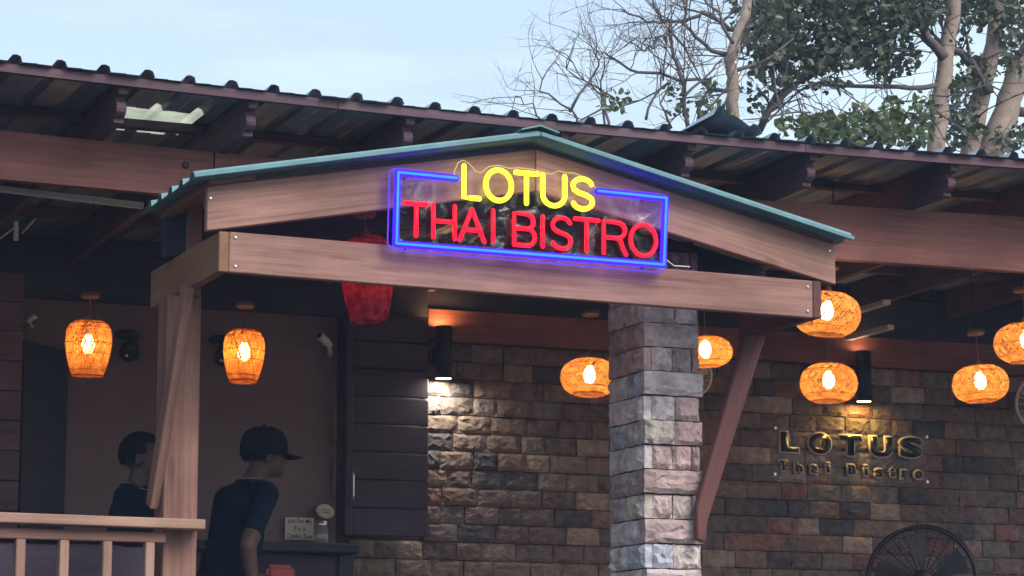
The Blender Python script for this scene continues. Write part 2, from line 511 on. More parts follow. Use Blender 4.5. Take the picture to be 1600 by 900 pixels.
# verge trim along both front slopes, ridge cap
for (xe, ze) in ((2.982, 3.864), (6.112, 3.822)):
    board("verge_trim", (xe, 10.492, ze), (RX + (.003 if xe > RX else -.003), 10.492, RZ + .008), .02, .014, M_GREEN, porch, bev=.003)
capm = MB()
capm.prism([(RX - .09, 10.486, RZ + .018), (RX, 10.486, RZ + .042), (RX + .09, 10.486, RZ + .018), (RX + .09, 10.486, RZ + .024), (RX, 10.486, RZ + .049), (RX - .09, 10.486, RZ + .024)], (0, .85, 0))
capm.obj("ridge_cap", M_GREEN, porch)
# notched left post
pm = MB().box((3.09, 11.25, 1.3), (3.243, 11.405, 3.486)).mesh("post", M_POST)
Mx = Matrix(((0, 0, 1, 0), (0, 1, 0, 0), (-1, 0, 0, 0), (0, 0, 0, 1))); Mx.translation = Vector((3.16, 11.3, 2.4))
pm.transform(Mx.inverted()); bevel(pm, .005)
obj("post", pm, porch, Mx)
board("post_extension", (3.21, 11.3, 3.487), (3.21, 11.3, 3.952), .07, .066, M_POST, porch, up=(1, 0, 0))
# braces
board("brace", (3.066, 11.345, 2.56), (3.105, 10.99, 3.482), .088, .042, M_POST, porch, up=(0, 1, .4))
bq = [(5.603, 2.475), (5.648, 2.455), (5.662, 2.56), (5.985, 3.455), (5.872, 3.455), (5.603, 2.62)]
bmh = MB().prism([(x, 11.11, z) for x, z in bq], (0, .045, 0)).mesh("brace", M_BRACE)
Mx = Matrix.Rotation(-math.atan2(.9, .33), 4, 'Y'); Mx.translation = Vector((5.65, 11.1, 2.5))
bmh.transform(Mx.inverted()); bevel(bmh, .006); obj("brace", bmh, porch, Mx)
# screw heads
for px, py in ((368, 371), (368, 416), (1262, 448), (1262, 486), (329, 310), (1296, 392)):
    p = at(px, py, 10.598)
    MB().lathe([(0, .004), (.005, .0035), (.0075, 0)], 10).obj("screw", M_STEEL, porch, M=Matrix.Translation(p) @ Matrix.Rotation(R(90), 4, 'X'))

# ------------------------------------------------------------------ stones
def stone_mesh(w, h, d, seed, relief=.012, nx=5, nz=4):
    """local frame: X along the face, -Y outward, Z up; origin at the face's lower left, split face uneven"""
    r = random.Random(seed)
    v, f = [], []
    for k_ in range(nz + 1):
        for i in range(nx + 1):
            x, z = w * i / nx, h * k_ / nz
            edge = i in (0, nx) or k_ in (0, nz)
            if edge:
                x += r.uniform(-.002, .002); z += r.uniform(-.002, .002)
                y = r.uniform(-.002, .003)
            else:
                x += r.uniform(-.3, .3) * w / nx; z += r.uniform(-.3, .3) * h / nz
                y = -r.uniform(.35, 1.0) * relief
            v.append((x, y, z))
    n = nx + 1
    for k_ in range(nz):
        for i in range(nx):
            a = k_ * n + i
            if r.random() < .5: f += [[a, a+1, a+n+1], [a, a+n+1, a+n]]
            else: f += [[a, a+1, a+n], [a+1, a+n+1, a+n]]
    per = [i for i in range(n)] + [k_*n+nx for k_ in range(1, nz+1)] + [nz*n+i for i in range(nx-1, -1, -1)] + [k_*n for k_ in range(nz-1, 0, -1)]
    b = len(v)
    for i in per: v.append((v[i][0], d, v[i][2]))
    m_ = len(per)
    for i in range(m_):
        j = (i+1) % m_
        f.append([per[j], per[i], b+i, b+j])
    f.append([b + i for i in range(m_)])
    return mesh("stone", v, f, M_STONE)

WALL_PAL = [((.13, .094, .08), 5), ((.155, .115, .095), 4), ((.18, .142, .115), 3), ((.09, .07, .066), 5), ((.06, .055, .06), 4), ((.155, .088, .076), 2),
            ((.11, .085, .08), 5), ((.215, .178, .145), 1.6), ((.045, .046, .055), 2.2), ((.125, .11, .10), 4)]
COL_PAL = [((.58, .55, .54), 4), ((.52, .41, .39), 4), ((.66, .64, .62), 3), ((.40, .36, .35), 2.4), ((.38, .41, .46), 1.8), ((.52, .47, .41), 2), ((.47, .35, .33), 2.4)]
def pick(pal, r):
    t = r.uniform(0, sum(w for _, w in pal))
    for c, w in pal:
        t -= w
        if t <= 0: break
    j = r.uniform(.85, 1.15) * (1.32 if pal is WALL_PAL else 1.08)
    return (c[0]*j*1.02, c[1]*j*.985, c[2]*j*1.03, 1)

# stone column of the porch
column = thing("stone_column", (5.52, 11.41, 1.3), "square pale split-stone column under the right end of the porch beam", "column")
CX0, CX1, CY0, CY1 = 5.385, 5.668, 11.21, 11.60
MB().box((CX0 + .012, CY0 + .012, 1.3), (CX1 - .012, CY1 - .012, 3.895)).obj("core", M_MORTAR, column)
ch = .1155
zc = 1.302
course = 0
rc = random.Random(5)
rot90 = Matrix.Rotation(R(-90), 4, 'Z')      # face towards -X
rotp90 = Matrix.Rotation(R(90), 4, 'Z')      # face towards +X
while zc + ch < 3.91:
    h = ch - .006
    long_front = course % 2 == 0
    proud = rc.uniform(-.008, .012)
    fx0, fx1 = (CX0 - .004 - proud, CX1 + .004 + proud) if long_front else (CX0 + .034, CX1 - .006)
    cuts = [fx0, fx1]
    if not long_front or rc.random() < .35:
        cuts = [fx0, fx0 + (fx1 - fx0) * rc.uniform(.4, .62), fx1]
    if not long_front and rc.random() < .3:
        cuts = [fx0, fx0 + (fx1 - fx0) * .44, fx0 + (fx1 - fx0) * .86, fx1]
    for a, b_ in zip(cuts[:-1], cuts[1:]):
        m = stone_mesh(b_ - a - .004, h, .06, rc.random(), .024, 7, 5)
        o = obj("stone", m, column, Matrix.Translation((a + .002, CY0 - (.006 if long_front else 0) - proud - rc.uniform(-.004, .012), zc)))
        o.color = pick(COL_PAL, rc)
    y0, y1 = (CY0 + .045, CY1) if long_front else (CY0 - .004, CY1)
    mid = [y0, y1] if rc.random() < .3 else [y0, y0 + (y1 - y0) * rc.uniform(.38, .62), y1]
    for a, b_ in zip(mid[:-1], mid[1:]):
        m = stone_mesh(b_ - a - .004, h, .04, rc.random(), .022, 6, 5)
        o = obj("stone", m, column, Matrix.Translation((CX0 - (.0 if long_front else .004), b_ - .002, zc)) @ rot90)
        o.color = pick(COL_PAL, rc)
    m = stone_mesh(y1 - y0 - .004, h, .03, rc.random(), .01, 4, 3)
    o = obj("stone", m, column, Matrix.Translation((CX1 + .002, y0 + .002, zc)) @ rotp90)
    o.color = pick(COL_PAL, rc)
    zc += ch; course += 1

# back wall of split stone
YW = 14.4
swall = thing("stone_wall", (8.4, YW, 1.3), "long dim wall of mixed brown split-face stone behind the hanging lamps", "wall")
MB().box((4.967, YW + .02, 1.3), (13.0, YW + .3, 4.5)).obj("mortar_backing", M_MORTAR, swall)
rw = random.Random(21)
cw = .1055
rows = []
zt = 3.834
variants = {}
count = 0
rest = MB()
rowi = 0
while zt > 1.35:
    zb = zt - cw
    x = (5.5 if zb > 2.66 else 5.045) - (0 if rowi % 2 else .0)
    first = True
    while x < 13.0:
        w = rw.choice((.18, .2, .21, .21, .22, .24, .15))
        if first: w *= (.5, 1, .75)[rowi % 3]; first = False
        key = (round(w, 3), rw.randrange(6))
        if key not in variants:
            variants[key] = stone_mesh(w - .004, cw - .005, .035, int(key[0] * 1000) * 7 + key[1], .016, 6, 5)
        px_ok = x < 9.85 and zb > 2.50
        M = Matrix.Translation((x, YW - rw.uniform(0, .013), zb))
        if px_ok and count < 300:
            o = obj("stone", variants[key], swall, M)
            o.color = pick(WALL_PAL, rw)
            count += 1
        else:
            mm = variants[key]
            rest.add([M @ v.co for v in mm.vertices], [list(p.vertices) for p in mm.polygons])
        x += w
    zt = zb; rowi += 1
o = rest.obj("stone_facing", M_STONE, swall); o.color = (.17, .135, .115, 1); o["kind"] = "stuff"
for a, b_ in ((5.5, 7.3), (7.303, 9.6), (9.603, 13.0)):
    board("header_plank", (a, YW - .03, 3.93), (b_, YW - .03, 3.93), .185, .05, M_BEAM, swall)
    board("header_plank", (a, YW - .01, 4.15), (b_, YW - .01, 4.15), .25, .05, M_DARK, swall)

# plaster wall of the service room on the left
pw = thing("plaster_wall", (4.1, YW, 1.3), "plain beige plaster wall behind the two people", "wall")
MB().box((-3, YW, 1.3), (4.965, YW + .2, 4.5)).obj("plaster", M_PLASTER, pw)
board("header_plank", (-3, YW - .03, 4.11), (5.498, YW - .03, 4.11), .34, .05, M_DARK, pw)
for (z0, z1, mat) in ((3.2, 3.43, M_SIDE), (2.9, 3.12, M_POST)):
    board("trim_strip", (4.945, YW - .012, z0), (4.945, YW - .012, z1), .022, .02, mat, pw, up=(1, 0, 0), bev=.002)
pk = thing("plank_wall", (2, 13.85, 1.3), "brown horizontal plank wall at the far left edge", "wall")
for i in range(17):
    z = 1.38 + i * .158
    board("plank", (-3, 13.85, z), (3.02, 13.85, z), .154, .03, M_RAFT, pk)
a, b_ = at(35, 545, 14.05), at(103, 565, 14.37)
dl = thing("door_leaf", (a.x, a.y, 1.3), "dark navy door standing ajar between plank wall and beige wall", "door")
board("leaf", (a.x, a.y, 2.48), (b_.x, b_.y, 2.48), 2.35, .035, M_NAVY, dl)
MB().sphere((b_.x - .04, b_.y - .06, 2.3), .022).obj("knob", M_STEEL, dl, True)

# dark plank shutter in front of the stones
sh = thing("plank_shutter", (5.22, YW - .1, 2.68), "dark brown horizontal plank shutter left of the stone wall", "shutter")
nz_ = 8
for i in range(nz_):
    z0 = 2.682 + i * (3.96 - 2.682) / nz_
    hh = (3.96 - 2.682) / nz_
    board("plank", (5.02, YW - .105, z0 + hh / 2), (5.482, YW - .105, z0 + hh / 2), hh - .006, .03, M_SHUT, sh, bev=.006)
board("side_post", (4.995, YW - .11, 2.682), (4.995, YW - .11, 3.96), .045, .06, M_SHUT, sh, up=(1, 0, 0))
MB().tube([(5.012, YW - .15, 2.88), (5.012, YW - .17, 2.9), (5.012, YW - .17, 3.02), (5.012, YW - .15, 3.04)], .006, 6).obj("handle", M_STEEL, sh)

# service counter below the notices
ct = thing("service_counter", (4.6, 14.2, 1.3), "dark wooden panelled counter under the handwritten notice", "counter")
board("top", (3.9, 14.25, 2.60), (5.02, 14.25, 2.60), .05, .22, M_DARK, ct)
board("front_panel", (3.9, 14.3, 1.94), (5.0, 14.3, 1.94), 1.26, .05, M_SHUT, ct)
for x in (4.98, 4.45, 3.95):
    board("stile", (x, 14.26, 1.32), (x, 14.26, 2.57), .09, .03, M_DARK, ct, up=(1, 0, 0))
bc = thing("bar_counter", (1.5, 12.05, 1.3), "low dark plank bar counter behind the railing", "counter")
for i in range(7):
    z = 1.39 + i * .16
    board("plank", (-3, 12.0, z), (3.3, 12.0, z), .154, .03, M_SHUT, bc)
board("top", (-3, 12.1, 2.47), (3.32, 12.1, 2.47), .04, .3, M_DARK, bc)

# railing
rl = thing("deck_railing", (2, 11.2, 1.3), "pale timber railing with square balusters in front of the left post", "railing")
board("top_rail", (-2, 11.19, 2.497), (3.243, 11.175, 2.472), .043, .11, M_RAIL, rl)
board("sub_rail", (-2, 11.2, 2.424), (3.085, 11.2, 2.414), .045, .04, M_POST, rl)
board("bottom_rail", (-2, 11.2, 1.45), (3.085, 11.2, 1.45), .045, .04, M_POST, rl)
x = 3.016
while x > -1.9:
    board("baluster", (x, 11.205, 1.473), (x, 11.205, 2.393), .04, .055, M_RAIL, rl, up=(1, 0, 0))
    x -= .186

# ------------------------------------------------------------------ neon sign on the porch
YS = 10.545
def P2(px, py, y=YS): return at(px, py, y)
N_YEL = glow("yellow_neon", (1.0, .9, .03), 1.5)
N_RED = glow("red_neon", (1.0, .006, .022), 1.5)
N_BLU = glow("blue_neon_core", (.006, .055, 1.0), 4.5)
N_BLB = glow("blue_neon_sleeve", (.022, .006, .95), 2.6)
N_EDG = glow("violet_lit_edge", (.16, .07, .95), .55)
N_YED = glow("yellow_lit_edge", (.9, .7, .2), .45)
m, n, l, p = newmat("clear_acrylic_with_film")
out = n["Material Output"]; n.remove(p)
tr = n.new("ShaderNodeBsdfTransparent"); tr.inputs[0].default_value = (.93, .93, .97, 1)
gl = n.new("ShaderNodeBsdfGlossy"); gl.inputs["Roughness"].default_value = .12
mxs = n.new("ShaderNodeMixShader")
tcn = n.new("ShaderNodeTexCoord"); zn = n.new("ShaderNodeTexNoise"); zn.inputs["Scale"].default_value = 5; zn.inputs["Detail"].default_value = 5; zn.inputs["Distortion"].default_value = 3.0
mr = n.new("ShaderNodeMapRange"); mr.inputs[1].default_value = .5; mr.inputs[2].default_value = .72; mr.inputs[3].default_value = .006; mr.inputs[4].default_value = .065
bp = n.new("ShaderNodeBump"); bp.inputs["Strength"].default_value = .8; bp.inputs["Distance"].default_value = .016
l.new(tcn.outputs["Object"], zn.inputs[0]); l.new(zn.outputs[0], mr.inputs[0]); l.new(zn.outputs[0], bp.inputs["Height"])
l.new(bp.outputs[0], gl.inputs["Normal"]); l.new(mr.outputs[0], mxs.inputs[0]); l.new(tr.outputs[0], mxs.inputs[1]); l.new(gl.outputs[0], mxs.inputs[2]); l.new(mxs.outputs[0], out.inputs[0])
M_ACRYL = m

def arc(cx, cy, rx, ry, a0, a1, n=10):
    return [(cx + rx * math.cos(R(a0 + (a1 - a0) * i / n)), cy + ry * math.sin(R(a0 + (a1 - a0) * i / n))) for i in range(n + 1)]
STROKES = {
 'L': [[(0, 1), (0, .5), (0, 0), (.5, 0), (1, 0)]],
 'O': [arc(.5, .5, .5, .5, 0, 360, 28)],
 'T': [[(0, 1), (.5, 1), (1, 1)], [(.5, .97), (.5, .5), (.5, 0)]],
 'U': [[(0, 1), (0, .7), (0, .36)] + arc(.5, .36, .5, .36, 180, 360, 12)[1:] + [(1, .7), (1, 1)]],
 'S': [arc(.5, .755, .46, .245, 20, 180, 9) + [(.09, .63), (.3, .54), (.7, .46), (.93, .36)] + arc(.5, .25, .47, .25, 0, -160, 9)],
 'H': [[(0, 1), (0, 0)], [(1, 1), (1, 0)], [(0, .5), (1, .5)]],
 'A': [[(0, 0), (.5, 1)], [(.5, 1), (1, 0)], [(.17, .34), (.83, .34)]],
 'I': [[(.5, 1), (.5, .5), (.5, 0)]],
 'B': [[(0, 0), (0, .5), (0, 1), (.55, 1)] + arc(.6, .765, .32, .235, 90, -90, 8) + [(.1, .53)], [(.55, .53)] + arc(.62, .265, .38, .265, 90, -90, 8) + [(0, 0)]],
 'R': [[(0, 0), (0, .5), (0, 1), (.55, 1)] + arc(.6, .75, .36, .25, 90, -90, 8) + [(.05, .5)], [(.55, .5), (.75, .42), (.85, .2), (1, 0)]],
}
sign = thing("neon_sign", P2(826, 430), "lit neon sign reading LOTUS THAI BISTRO in yellow and red inside a blue border", "sign")
def neon_letter(chr_, x0, y0, x1, y1, mat, r):
    cx, cy = (x0 + x1) / 2, (y0 + y1) / 2
    xa, xb = P2(x0, cy).x + r, P2(x1, cy).x - r
    za, zb = P2(cx, y1).z + r, P2(cx, y0).z - r
    if chr_ == 'I': xa, xb = (xa + xb) / 2 - .01, (xa + xb) / 2 + .01
    b = MB()
    for st in STROKES[chr_]:
        closed = chr_ == 'O'
        pts = [(xa + (xb - xa) * u, YS - .022, za + (zb - za) * w) for u, w in (st[:-1] if closed else st)]
        b.tube(pts, r, 8, closed)
        if not closed:
            b.sphere(pts[0], r, 8, 6); b.sphere(pts[-1], r, 8, 6)
    return b.obj("letter", mat, sign, True)
for c, x0, x1, y0, y1 in (('L', 718, 750, 258, 315), ('O', 752, 800, 263, 319), ('T', 799, 840, 268, 323), ('U', 841, 883, 272, 327), ('S', 887, 927, 277, 332)):
    neon_letter(c, x0, y0, x1, y1, N_YEL, .0118)
for c, x0, x1, y0, y1 in (('T', 627, 668, 316, 373), ('H', 671, 711, 319, 376), ('A', 712, 757, 325, 381), ('I', 762, 773, 327, 382), ('B', 797, 836, 332, 388), ('I', 840, 850, 336, 390),
                          ('S', 856, 893, 338, 393), ('T', 892, 935, 341, 396), ('R', 937, 978, 345, 401), ('O', 979, 1025, 349, 404)):
    neon_letter(c, x0, y0, x1, y1, N_RED, .0098)
bpts = [(710, 280), (619, 271), (616, 382), (1033, 415), (1037, 311), (931, 300)]
for r, mat, yy, nm in ((.0155, N_BLB, 0, "border_sleeve"), (.005, N_BLU, -.0135, "border_tube")):
    b = MB(); pts = []
    q = [P2(*a) for a in bpts]
    for i in range(len(q) - 1):                       # straight runs joined with knuckles
        b.tube([q[i] + Vector((0, yy - .016, 0)), q[i+1] + Vector((0, yy - .016, 0))], r, 8)
    for a in q: b.sphere(a + Vector((0, yy - .016, 0)), r, 8, 6)
    b.obj(nm, mat, sign, True)
top = [(711, 282), (710, 268), (716, 254), (724, 250), (734, 256), (744, 268), (752, 270), (764, 260), (780, 258), (796, 263), (812, 262), (836, 265), (850, 270), (862, 272), (872, 267), (884, 270), (896, 270), (912, 276), (924, 284), (930, 292), (934, 300)]
rect = [(934, 294), (1036, 303), (1043, 308), (1044, 318), (1041, 416), (1036, 424), (1026, 425), (616, 391), (608, 386), (606, 378), (609, 270), (613, 264), (622, 263), (711, 273)]
poly = [P2(*a) for a in top[1:-1]] + [P2(*a) for a in rect]
pm = MB().prism([Vector((a.x, YS + .004, a.z)) for a in poly], (0, .005, 0)).mesh("backing_panel", M_ACRYL)
bm = bmesh.new(); bm.from_mesh(pm); bmesh.ops.recalc_face_normals(bm, faces=bm.faces); bm.to_mesh(pm); bm.free()
obj("backing_panel", pm, sign)
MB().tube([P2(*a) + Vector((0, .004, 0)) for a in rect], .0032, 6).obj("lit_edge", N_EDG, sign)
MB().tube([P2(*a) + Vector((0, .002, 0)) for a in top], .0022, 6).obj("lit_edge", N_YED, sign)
for px, py in ((640, 385), (1012, 414), (640, 272), (1012, 308)):
    a = P2(px, py)
    MB().tube([a + Vector((0, .009, 0)), a + Vector((0, .052, 0))], .005, 8).obj("standoff", M_STEEL, sign)
MB().tube([P2(1040, 400) + Vector((0, .03, 0)), P2(1062, 412) + Vector((0, .06, 0)), P2(1085, 414) + Vector((0, .05, 0)), P2(1100, 424) + Vector((0, .2, .02))], .003, 6).obj("cable", M_WHITE, sign, True)

# ------------------------------------------------------------------ wall lettering
def glyph(chr_, off, depth):
    cu = bpy.data.curves.new("g", 'FONT'); cu.body = chr_; cu.size = 1; cu.offset = off; cu.extrude = 0; cu.resolution_u = 4
    o = bpy.data.objects.new("g", cu); COL.objects.link(o)
    dg = bpy.context.evaluated_depsgraph_get()
    me = bpy.data.meshes.new_from_object(o.evaluated_get(dg))
    bpy.data.objects.remove(o); bpy.data.curves.remove(cu)
    bm = bmesh.new(); bm.from_mesh(me)
    bmesh.ops.remove_doubles(bm, verts=bm.verts, dist=1e-4)
    ret = bmesh.ops.extrude_face_region(bm, geom=bm.faces[:])
    for e in ret['geom']:
        if isinstance(e, bmesh.types.BMVert): e.co.z += depth
    bmesh.ops.recalc_face_normals(bm, faces=bm.faces)
    bm.to_mesh(me); bm.free()
    return me
def fit_glyph(name, chr_, off, box, y, depth, mat, parent, grow=0):
    me = glyph(chr_, off, 1.0)
    xs = [v.co.x for v in me.vertices]; ys = [v.co.y for v in me.vertices]
    x0, x1, z0, z1 = box
    sx = (x1 - x0 + 2 * grow) / (max(xs) - min(xs)); sz = (z1 - z0 + 2 * grow) / (max(ys) - min(ys))
    mx_, my_ = min(xs), min(ys)
    for v in me.vertices:
        v.co = Vector((x0 - grow + (v.co.x - mx_) * sx, y - v.co.z * depth, z0 - grow + (v.co.y - my_) * sz))
    bm = bmesh.new(); bm.from_mesh(me); bmesh.ops.recalc_face_normals(bm, faces=bm.faces); bm.to_mesh(me); bm.free()
    me.materials.clear(); me.materials.append(mat)
    return obj(name, me, parent)
M_GLOSS = plain("gloss_black_acrylic", (.008, .009, .016), .28, 0, .1, 10, 0, .4)
M_RIM = plain("pale_gold_letter_edge", (.5, .43, .37), .7, .0, .1, 20)
YL = YW - .05
wsign = thing("wall_lettering", at(1330, 755, YL), "raised dark letters LOTUS Thai Bistro with pale edges on the stone wall", "sign")
def pbox(x0, y0, x1, y1):
    cx, cy = (x0+x1)/2, (y0+y1)/2
    return (at(x0, cy, YL).x, at(x1, cy, YL).x, at(cx, y1, YL).z, at(cx, y0, YL).z)
for c, x0, x1, y0, y1 in (('L', 1219, 1246, 676, 706), ('O', 1263, 1297, 677, 709), ('T', 1312, 1344, 681, 712), ('U', 1359, 1392, 683, 714), ('S', 1405, 1439, 684, 715)):
    b_ = pbox(x0, y0, x1, y1)
    le = fit_glyph("letter", c, .045, b_, YL - .006, .012, M_GLOSS, wsign)
    fit_glyph("letter_edge", c, .085, b_, YL + .004, .012, M_RIM, le, .0105)
for c, cx, cy, w, h in (('T', 1223, 728, 11, 15), ('h', 1247, 729.5, 10, 15), ('a', 1271.5, 733, 10, 12), ('i', 1292.6, 731, 4, 15), ('B', 1330, 734, 11, 15), ('i', 1352, 735, 4, 15),
                        ('s', 1372, 739, 10, 12), ('t', 1393, 738, 8, 14), ('r', 1412, 741, 8, 12), ('o', 1434, 742, 11, 12)):
    b_ = pbox(cx - w/2, cy - h/2, cx + w/2, cy + h/2)
    le = fit_glyph("letter", c, .012, b_, YL - .006, .012, M_GLOSS, wsign)
    fit_glyph("letter_edge", c, .05, b_, YL + .004, .012, M_RIM, le, .0105)
for px, py in ((1210.5, 669), (1447, 683), (1210, 741), (1448, 753)):
    a = at(px, py, YL)
    MB().tube([a + Vector((0, -.012, 0)), a + Vector((0, .04, 0))], .009, 10).obj("standoff", M_STEEL, wsign)
a, b_ = at(1207, 666, YL), at(1451, 756, YL)
pm = MB().box((a.x, YL + .012, b_.z), (b_.x, YL + .016, a.z)).mesh("clear_panel", None)
mcl, n, l, p = newmat("clear_acrylic")
out = n["Material Output"]; n.remove(p)
tr = n.new("ShaderNodeBsdfTransparent"); gl = n.new("ShaderNodeBsdfGlossy"); gl.inputs["Roughness"].default_value = .08
mxs = n.new("ShaderNodeMixShader"); mxs.inputs[0].default_value = .006
l.new(tr.outputs[0], mxs.inputs[1]); l.new(gl.outputs[0], mxs.inputs[2]); l.new(mxs.outputs[0], out.inputs[0])
pm.materials.append(mcl)
obj("clear_panel", pm, wsign)

# ------------------------------------------------------------------ up-and-down wall lights
def sconce(px, pyb, pyt, down, up_, sd_, su, label):
    YC = YW - .125
    a, t = at(px, pyb, YC), at(px, pyt, YC)
    s = thing("wall_light", (a.x, YC, a.z), label, "wall light", "black cylinder wall lights on the stone wall")
    H = t.z - a.z
    M = Matrix.Translation((a.x, YC, a.z))
    MB().lathe([(.046, .0), (.05, .0), (.05, H), (.046, H), (.046, H - .012), (.0, H - .013)], 20).obj("housing", M_BLACK, s, True, M)
    MB().box((a.x - .03, YC + .045, a.z + H * .3), (a.x + .03, YW + .02, a.z + H * .6)).obj("wall_plate", M_BLACK, s)
    MB().lathe([(0, .004), (.046, .004)], 20).obj("lens", glow("sconce_down", down, sd_), s, False, M)
    MB().lathe([(.044, H - .010), (0, H - .010)], 20).obj("lens", glow("sconce_up", up_, su), s, False, M)
sconce(693, 592, 510, (1, .93, .72), (1, .5, .16), 180, 60, "black cylinder wall light casting white light beside the dark shutter")
sconce(1350, 628, 549, (1, .62, .14), (1, .6, .3), 95, 16, "black cylinder wall light casting yellow light above the wall lettering")

# ------------------------------------------------------------------ woven pendant lamps
M_WEAVE = translucent("woven_rattan", (.42, .2, .08), (.98, .5, .17), .62, 26, .3)
M_WEAVED = translucent("woven_rattan_dark", (.45, .2, .08), (.96, .46, .15), .6, 26, .35)
M_RED = translucent("red_woven_paper", (.28, .05, .08), (.6, .04, .08), .45, 26, .5)
M_BULB = glow("warm_bulb", (1.0, .62, .26), 32)
M_BULB2 = glow("amber_bulb", (1.0, .52, .15), 24)
M_FILLR = glow("neon_fill_bulb", (1.0, .06, .09), 8.0)  # added bulb, stands in for red neon light falling on the lantern
M_CORD = plain("brown_cord", (.16, .1, .07), .7)
def shade_mesh(name, prof, mat, ns, turn, wid, seed):
    """two crossing families of thin strips laid over a profile (r, z); strips waver a little"""
    r_ = random.Random(seed); b = MB(); K = 14
    def P(t, a, off):
        u = t * (len(prof) - 1); i = min(int(u), len(prof) - 2); q = u - i
        r = prof[i][0] * (1 - q) + prof[i+1][0] * q + off; z = prof[i][1] * (1 - q) + prof[i+1][1] * q
        return Vector((r * math.cos(a), r * math.sin(a), z))
    for s in (1, -1):
        for k_ in range(ns):
            a0 = 2 * math.pi * (k_ + r_.uniform(-.3, .3)) / ns
            tw = turn * s * r_.uniform(.75, 1.2)
            off = .0012 * s + r_.uniform(-.0008, .0008)
            w = wid * r_.uniform(.7, 1.25)
            base = len(b.v)
            rm = max(q[0] for q in prof)
            for i in range(K + 1):
                t = i / K
                a = a0 + tw * t
                u = t * (len(prof) - 1); ii = min(int(u), len(prof) - 2)
                rr = prof[ii][0] * (1 - (u - ii)) + prof[ii+1][0] * (u - ii)
                da = w / 2 / max(rr, rm * .45)
                b.v += [P(t, a - da, off), P(t, a + da, off)]
            for i in range(K):
                b.f.append([base+2*i, base+2*i+1, base+2*i+3, base+2*i+2])
    return b.mesh(name, mat)
def oval_prof(Wd, H):
    pr = []
    for i in range(15):
        a = R(-68 + 136 * i / 14)
        pr.append((Wd / 2 * (math.cos(a) ** .62), H / 2 * math.sin(a) / math.sin(R(68))))
    return pr
def barrel_prof(Wd, H):
    tab = [(.66, -.5), (.76, -.40), (.86, -.26), (.94, -.1), (1.0, .1), (1.0, .26), (.93, .38), (.8, .46), (.62, .5)]
    return [(Wd / 2 * a, H * b) for a, b in tab]
def pendant(c, Wd, H, kind, label, group, canopy_z=3.82, seed=1, bulb=M_BULB, weave=None, name="pendant_lamp", stem_top=None):
    c = Vector(c); M = Matrix.Translation(c) @ Matrix.Rotation(R(3.5) * math.sin(seed * 2.7), 4, 'Y') @ Matrix.Rotation(R(3) * math.cos(seed * 1.9), 4, 'X') @ Matrix.Rotation(seed * 1.3, 4, 'Z')
    t = thing(name, (c.x, c.y, c.z - H / 2), label, "lamp", group)
    prof = oval_prof(Wd, H) if kind == 'oval' else barrel_prof(Wd, H)
    ns, turn, wid = (120, 1.5, .0044) if kind == 'oval' else (92, 1.1, .0044)
    mat = weave or (M_WEAVE if kind == 'oval' else M_WEAVED)
    sm = shade_mesh("shade", prof, mat, ns, turn, wid, seed)
    s = obj("shade", sm, t, M)
    for e in (0, -1):
        r, z = prof[e]
        MB().tube([(r * math.cos(2*math.pi*i/24), r * math.sin(2*math.pi*i/24), z) for i in range(24)], .0042, 6, True).obj("rim", mat, s, True, M)
    for k_ in range(3 if kind == 'oval' else 5):
        i = int((k_ + 1) * len(prof) / (4 if kind == 'oval' else 6)); r, z = prof[i]
        MB().tube([((r + .002) * math.cos(2*math.pi*j/28), (r + .002) * math.sin(2*math.pi*j/28), z) for j in range(28)], .0022, 5, True).obj("hoop", mat, s, True, M)
    zb = H * .08
    MB().lathe([(0, zb - .046), (.018, zb - .042), (.028, zb - .026), (.033, zb), (.028, zb + .024), (.017, zb + .042), (.013, zb + .05)], 14).obj("bulb", bulb, t, True, M)
    top = H / 2
    MB().lathe([(.013, zb + .05), (.017, zb + .05), (.017, max(zb + .085, top + .03)), (.006, max(zb + .09, top + .04))], 12).obj("socket", M_CORD, t, True, M)
    cz = canopy_z - c.z
    MB().tube([(0, 0, top + .02), (0, 0, cz)], .0035, 6).obj("cord", M_CORD, t, False, M)
    MB().lathe([(0, cz - .012), (.045, cz - .012), (.05, cz), (.045, cz + .016), (0, cz + .018)], 18).obj("canopy", M_CORD, t, True, M)
    MB().tube([(0, 0, cz + .016), (.004, 0, (stem_top or roof_z(c.x, c.y) - .01) - c.z)], .004, 6).obj("stem", M_BLACK, t, False, M)
G1 = "flattened oval woven lamps hanging under the roof"
G2 = "barrel shaped woven lanterns in the service room"
def L(px, py, Y): return at(px, py, Y)
pendant(L(1295, 599, 12.87), .32, .2, 'oval', "glowing oval woven lamp hanging just above the letter T of the wall lettering", G1, 3.86, 1)
pendant(L(1532, 600, 12.6), .315, .19, 'oval', "glowing oval woven lamp between the wall lettering and the white fan", G1, 3.79, 2)
pendant(L(1292, 491, 11.6), .34, .205, 'oval', "glowing oval woven lamp partly hidden behind the right end of the porch beam", G1, 3.9, 3)
pendant(L(1604, 536, 11.83), .345, .2, 'oval', "glowing oval woven lamp cut by the right edge of the picture", G1, 3.9, 4)
pendant(L(921, 590, 13.2), .32, .185, 'oval', "glowing oval woven lamp left of the stone column", G1, 3.86, 5)
pendant(L(1102, 550, 12.55), .29, .15, 'oval', "glowing oval woven lamp half hidden behind the right side of the stone column", G1, 3.86, 6)
pendant(L(138, 545, 13.15), .232, .275, 'barrel', "glowing orange barrel lantern left of the porch post", G2, 3.77, 7, M_BULB2)
pendant(L(381, 557, 13.12), .212, .262, 'barrel', "glowing orange barrel lantern above the person in the cap", G2, 3.77, 8, M_BULB2)
pendant(L(574, 437, 11.0), .236, .375, 'barrel', "dim red woven lantern behind the porch beam left of the neon sign", None, 3.86, 9, M_FILLR, M_RED, "red_lantern", 3.99)

